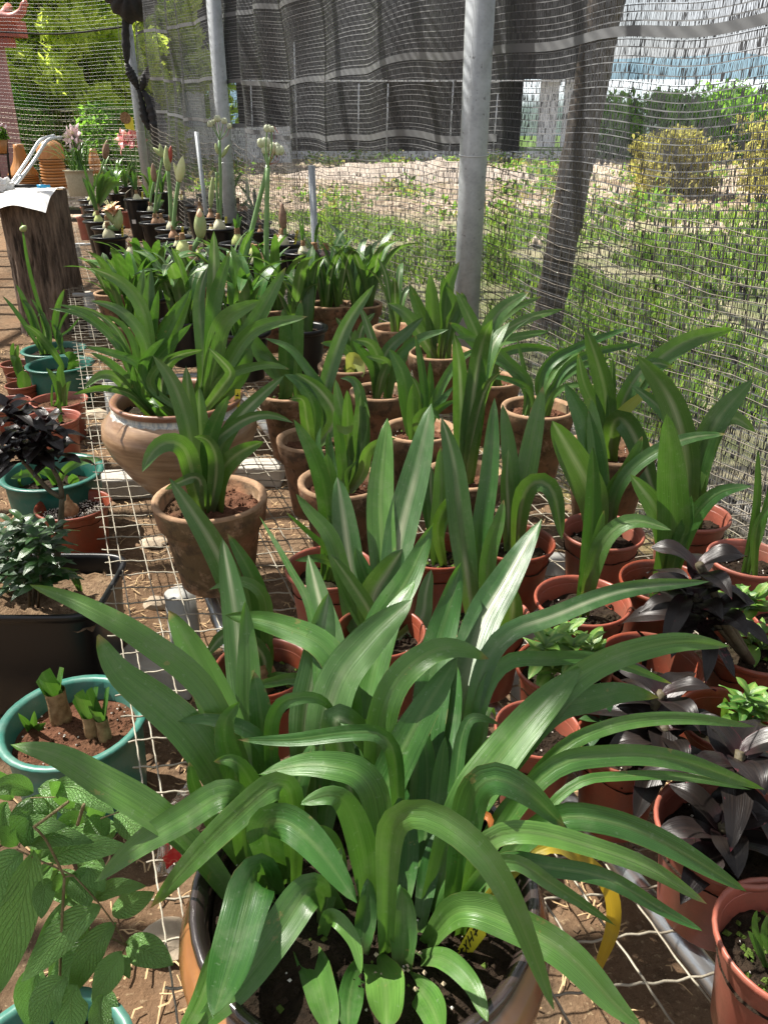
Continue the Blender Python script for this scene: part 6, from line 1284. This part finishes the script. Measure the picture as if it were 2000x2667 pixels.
for k, (x, y) in enumerate([(480,1420),(560,1380),(600,1450),(440,1490),(520,1500)]): rosette(g2, P(*px('R1', x, y), g2['y']+.03+random.uniform(-.03, .03)), (random.uniform(-.4, .4), -.2, 1), 8, .05, .019, 'darkg', 520+k, .7, .4, nseg=8)
for k, (x, y) in enumerate([(1480,1330),(1530,1260),(1580,1400),(1620,1350),(1500,1420)]): rosette(p11, P(*px('R1', x, y), p11['y']), (random.uniform(-.4, .4), -.2, 1), 8, .045, .018, 'varieg', 540+k, .7, .4, nseg=8)
L(p11, 'R1', [(1350,1330),(1345,1290)], 50, 0, 'varieg', base=(1350,1390))
for k, (x, y) in enumerate([(1420,560),(1470,600),(1530,590),(1600,830),(1620,920),(1590,980),(1560,560)]): rosette(p10, P(*px('R1', x, y), p10['y']+.04), (random.uniform(-.4, .4), -.2, 1), 8, .055, .02, 'varieg', 560+k, .8, .4, nseg=8)
L(p9, 'R1', [(730,920),(640,900)], 40, 0, 'leafo'); L(p9, 'R1', [(780,900),(700,800)], 40, 0, 'dark')
for pts, w_ in (([(1600,850),(1610,780)], 30), ([(1640,900),(1655,800)], 30), ([(1590,900),(1570,870)], 30)): L(p17, 'F', pts, w_, 0, LG)

# ================================================================ BOTTOM LEFT VEINED PLANT
def ovate_plant():
    i = t6; f0 = i['y']
    LV = [((245,760),(200,1100),(20,1710),235,.02),((170,740),(60,900),(-60,1150),230,.03),((750,1150),(560,1330),(215,1660),200,.03),((880,1290),(740,1480),(570,1790),170,.02),((930,1500),(850,1700),(740,1850),170,.0),((800,1830),(790,1950),(770,2150),140,-.04),
          ((500,1700),(400,1850),(300,2080),200,-.02),((600,1760),(560,1900),(560,2150),210,-.02),((990,1440),(1120,1510),(1310,1570),190,.04),((890,1130),(960,1180),(1170,1030),150,.05),((750,1070),(900,1030),(1100,980),110,.05),((415,760),(600,740),(960,680),170,.06),((250,660),(450,640),(690,640),130,.07),
          ((130,620),(280,560),(490,520),140,.08),((250,300),(260,430),(200,640),230,.09),((440,250),(600,270),(850,400),150,.10),((240,250),(100,240),(-80,280),130,.10),((60,340),(40,450),(50,620),100,.1),((800,450),(790,540),(780,680),200,.1),((910,410),(1000,520),(1110,640),170,.09),((580,880),(640,980),(680,1110),190,.05),((550,1050),(480,1000),(390,990),150,.05),((540,1070),(420,1270),(270,1480),50,.04),((950,1510),(960,1600),(1000,1670),80,.03),
          ((120,660),(40,620),(-60,640),110,.06),((560,360),(480,300),(400,180),110,.11),((780,440),(720,400),(640,380),130,.11),((300,520),(220,480),(120,560),130,.12),((640,520),(560,560),(480,660),180,.12),((620,860),(700,880),(790,1000),190,.06),((400,950),(360,1050),(330,1200),130,.02)]
    rnd = random.Random(11); EX = []
    for (a, b, c, w_, dz) in LV[:22]:
        ox, oy, an = rnd.uniform(-150, 110), rnd.uniform(-110, 120), rnd.uniform(-.6, .6)
        ro = lambda p: (b[0]+ox+(p[0]-b[0])*math.cos(an)-(p[1]-b[1])*math.sin(an), b[1]+oy+(p[0]-b[0])*math.sin(an)+(p[1]-b[1])*math.cos(an))
        if b[0]+ox < 820: EX.append((ro(a), ro(b), ro(c), w_, dz+rnd.uniform(.05, .10)))
    for k, (a, b, c, w_, dz) in enumerate(LV+EX):
        a, c = (a[0]-.07*(c[0]-a[0]), a[1]-.07*(c[1]-a[1])), (c[0]+.09*(c[0]-a[0]), c[1]+.09*(c[1]-a[1]))
        f = f0+.06+dz*1.0; A, B_, C_ = P(*px('H', *a), f), P(*px('H', *b), f-.01), P(*px('H', *c), f-.03)
        wid = 1.34*w_/2.9625*depth(B_)/FPX; leaf_obj(i['t'], [A, B_+Vector((0,0,.012)), C_], wid, M['ovate'], prof=prof_ovate, n=22, cols=9, fold=.10, twist=random.uniform(-.5, .5), seed=k, wave=.3)
    for pts, r in (([(460,2100),(470,1500),(500,900)], .0035), ([(265,515),(370,440),(530,320)], .0035), ([(600,500),(650,340)], .004), ([(130,690),(350,790),(570,890)], .002), ([(570,890),(750,1080),(880,1260),(980,1430)], .002), ([(980,1430),(850,1370),(710,1330)], .0025), ([(500,900),(570,890)], .002), ([(240,290),(430,285)], .0015), ([(780,450),(920,400)], .0015), ([(500,900),(350,600),(265,515)], .003), ([(940,1500),(980,1430)], .0015)):
        mb = MB(); mb.tube(spline([P(*px('H', *p), f0+.08) for p in pts], 10), r*.5, 7); mb.build('twig', M['twig'], i['t'])
ovate_plant()
# clear bag with red print beside the crock
def bag():
    t = thing('plastic_bag', 'clear crinkled plastic bag with red print beside the glazed crock', 'bag', PZ(*px('G1', 130, 1800), .02))
    tm = NT('clear plastic film'); g = tm.n('ShaderNodeBsdfGlossy'); g.inputs['Roughness'].default_value = .12; tr = tm.n('ShaderNodeBsdfTransparent'); mx = tm.n('ShaderNodeMixShader'); mx.inputs[0].default_value = .22; tm.l(tr.outputs[0], mx.inputs[1]); tm.l(g.outputs[0], mx.inputs[2])
    d = tm.n('ShaderNodeBsdfDiffuse'); d.inputs[0].default_value = (.6,.55,.52,1); m2 = tm.n('ShaderNodeMixShader'); m2.inputs[0].default_value = .22; tm.l(mx.outputs[0], m2.inputs[1]); tm.l(d.outputs[0], m2.inputs[2]); tm.l(m2.outputs[0], tm.out.inputs[0]); M['film2'] = tm.m
    M['redprint'] = simple('red print', (.6,.02,.03), (.5,.02,.03), 20, .3, .5, bump=.1)
    y0 = .83
    def sheet(name, corners, mat, y=y0, amp=.012):
        q = [P(*px('G1', *c), y) for c in corners]; n = 14; mb = MB(); vs = []
        for a in range(n+1):
            for b in range(n+1):
                u, v = a/n, b/n; p = q[0]*(1-u)*(1-v)+q[1]*u*(1-v)+q[2]*u*v+q[3]*(1-u)*v; p = p+Vector((0, 1, .4))*amp*(mnoise.noise(p*40)+.5*mnoise.noise(p*110)); vs.append(p)
        mb.add(vs, [(a*(n+1)+b, (a+1)*(n+1)+b, (a+1)*(n+1)+b+1, a*(n+1)+b+1) for a in range(n) for b in range(n)]); mb.build(name, M[mat], t, smooth=False)
    sheet('film', [(60,1660),(180,1530),(320,1600),(220,1850)], 'film2'); sheet('film', [(60,1670),(220,1840),(110,2080),(0,2060)], 'film2', y0-.02); sheet('red_print', [(50,1930),(110,1880),(165,1930),(70,2010)], 'redprint', y0-.035, .006)
bag()
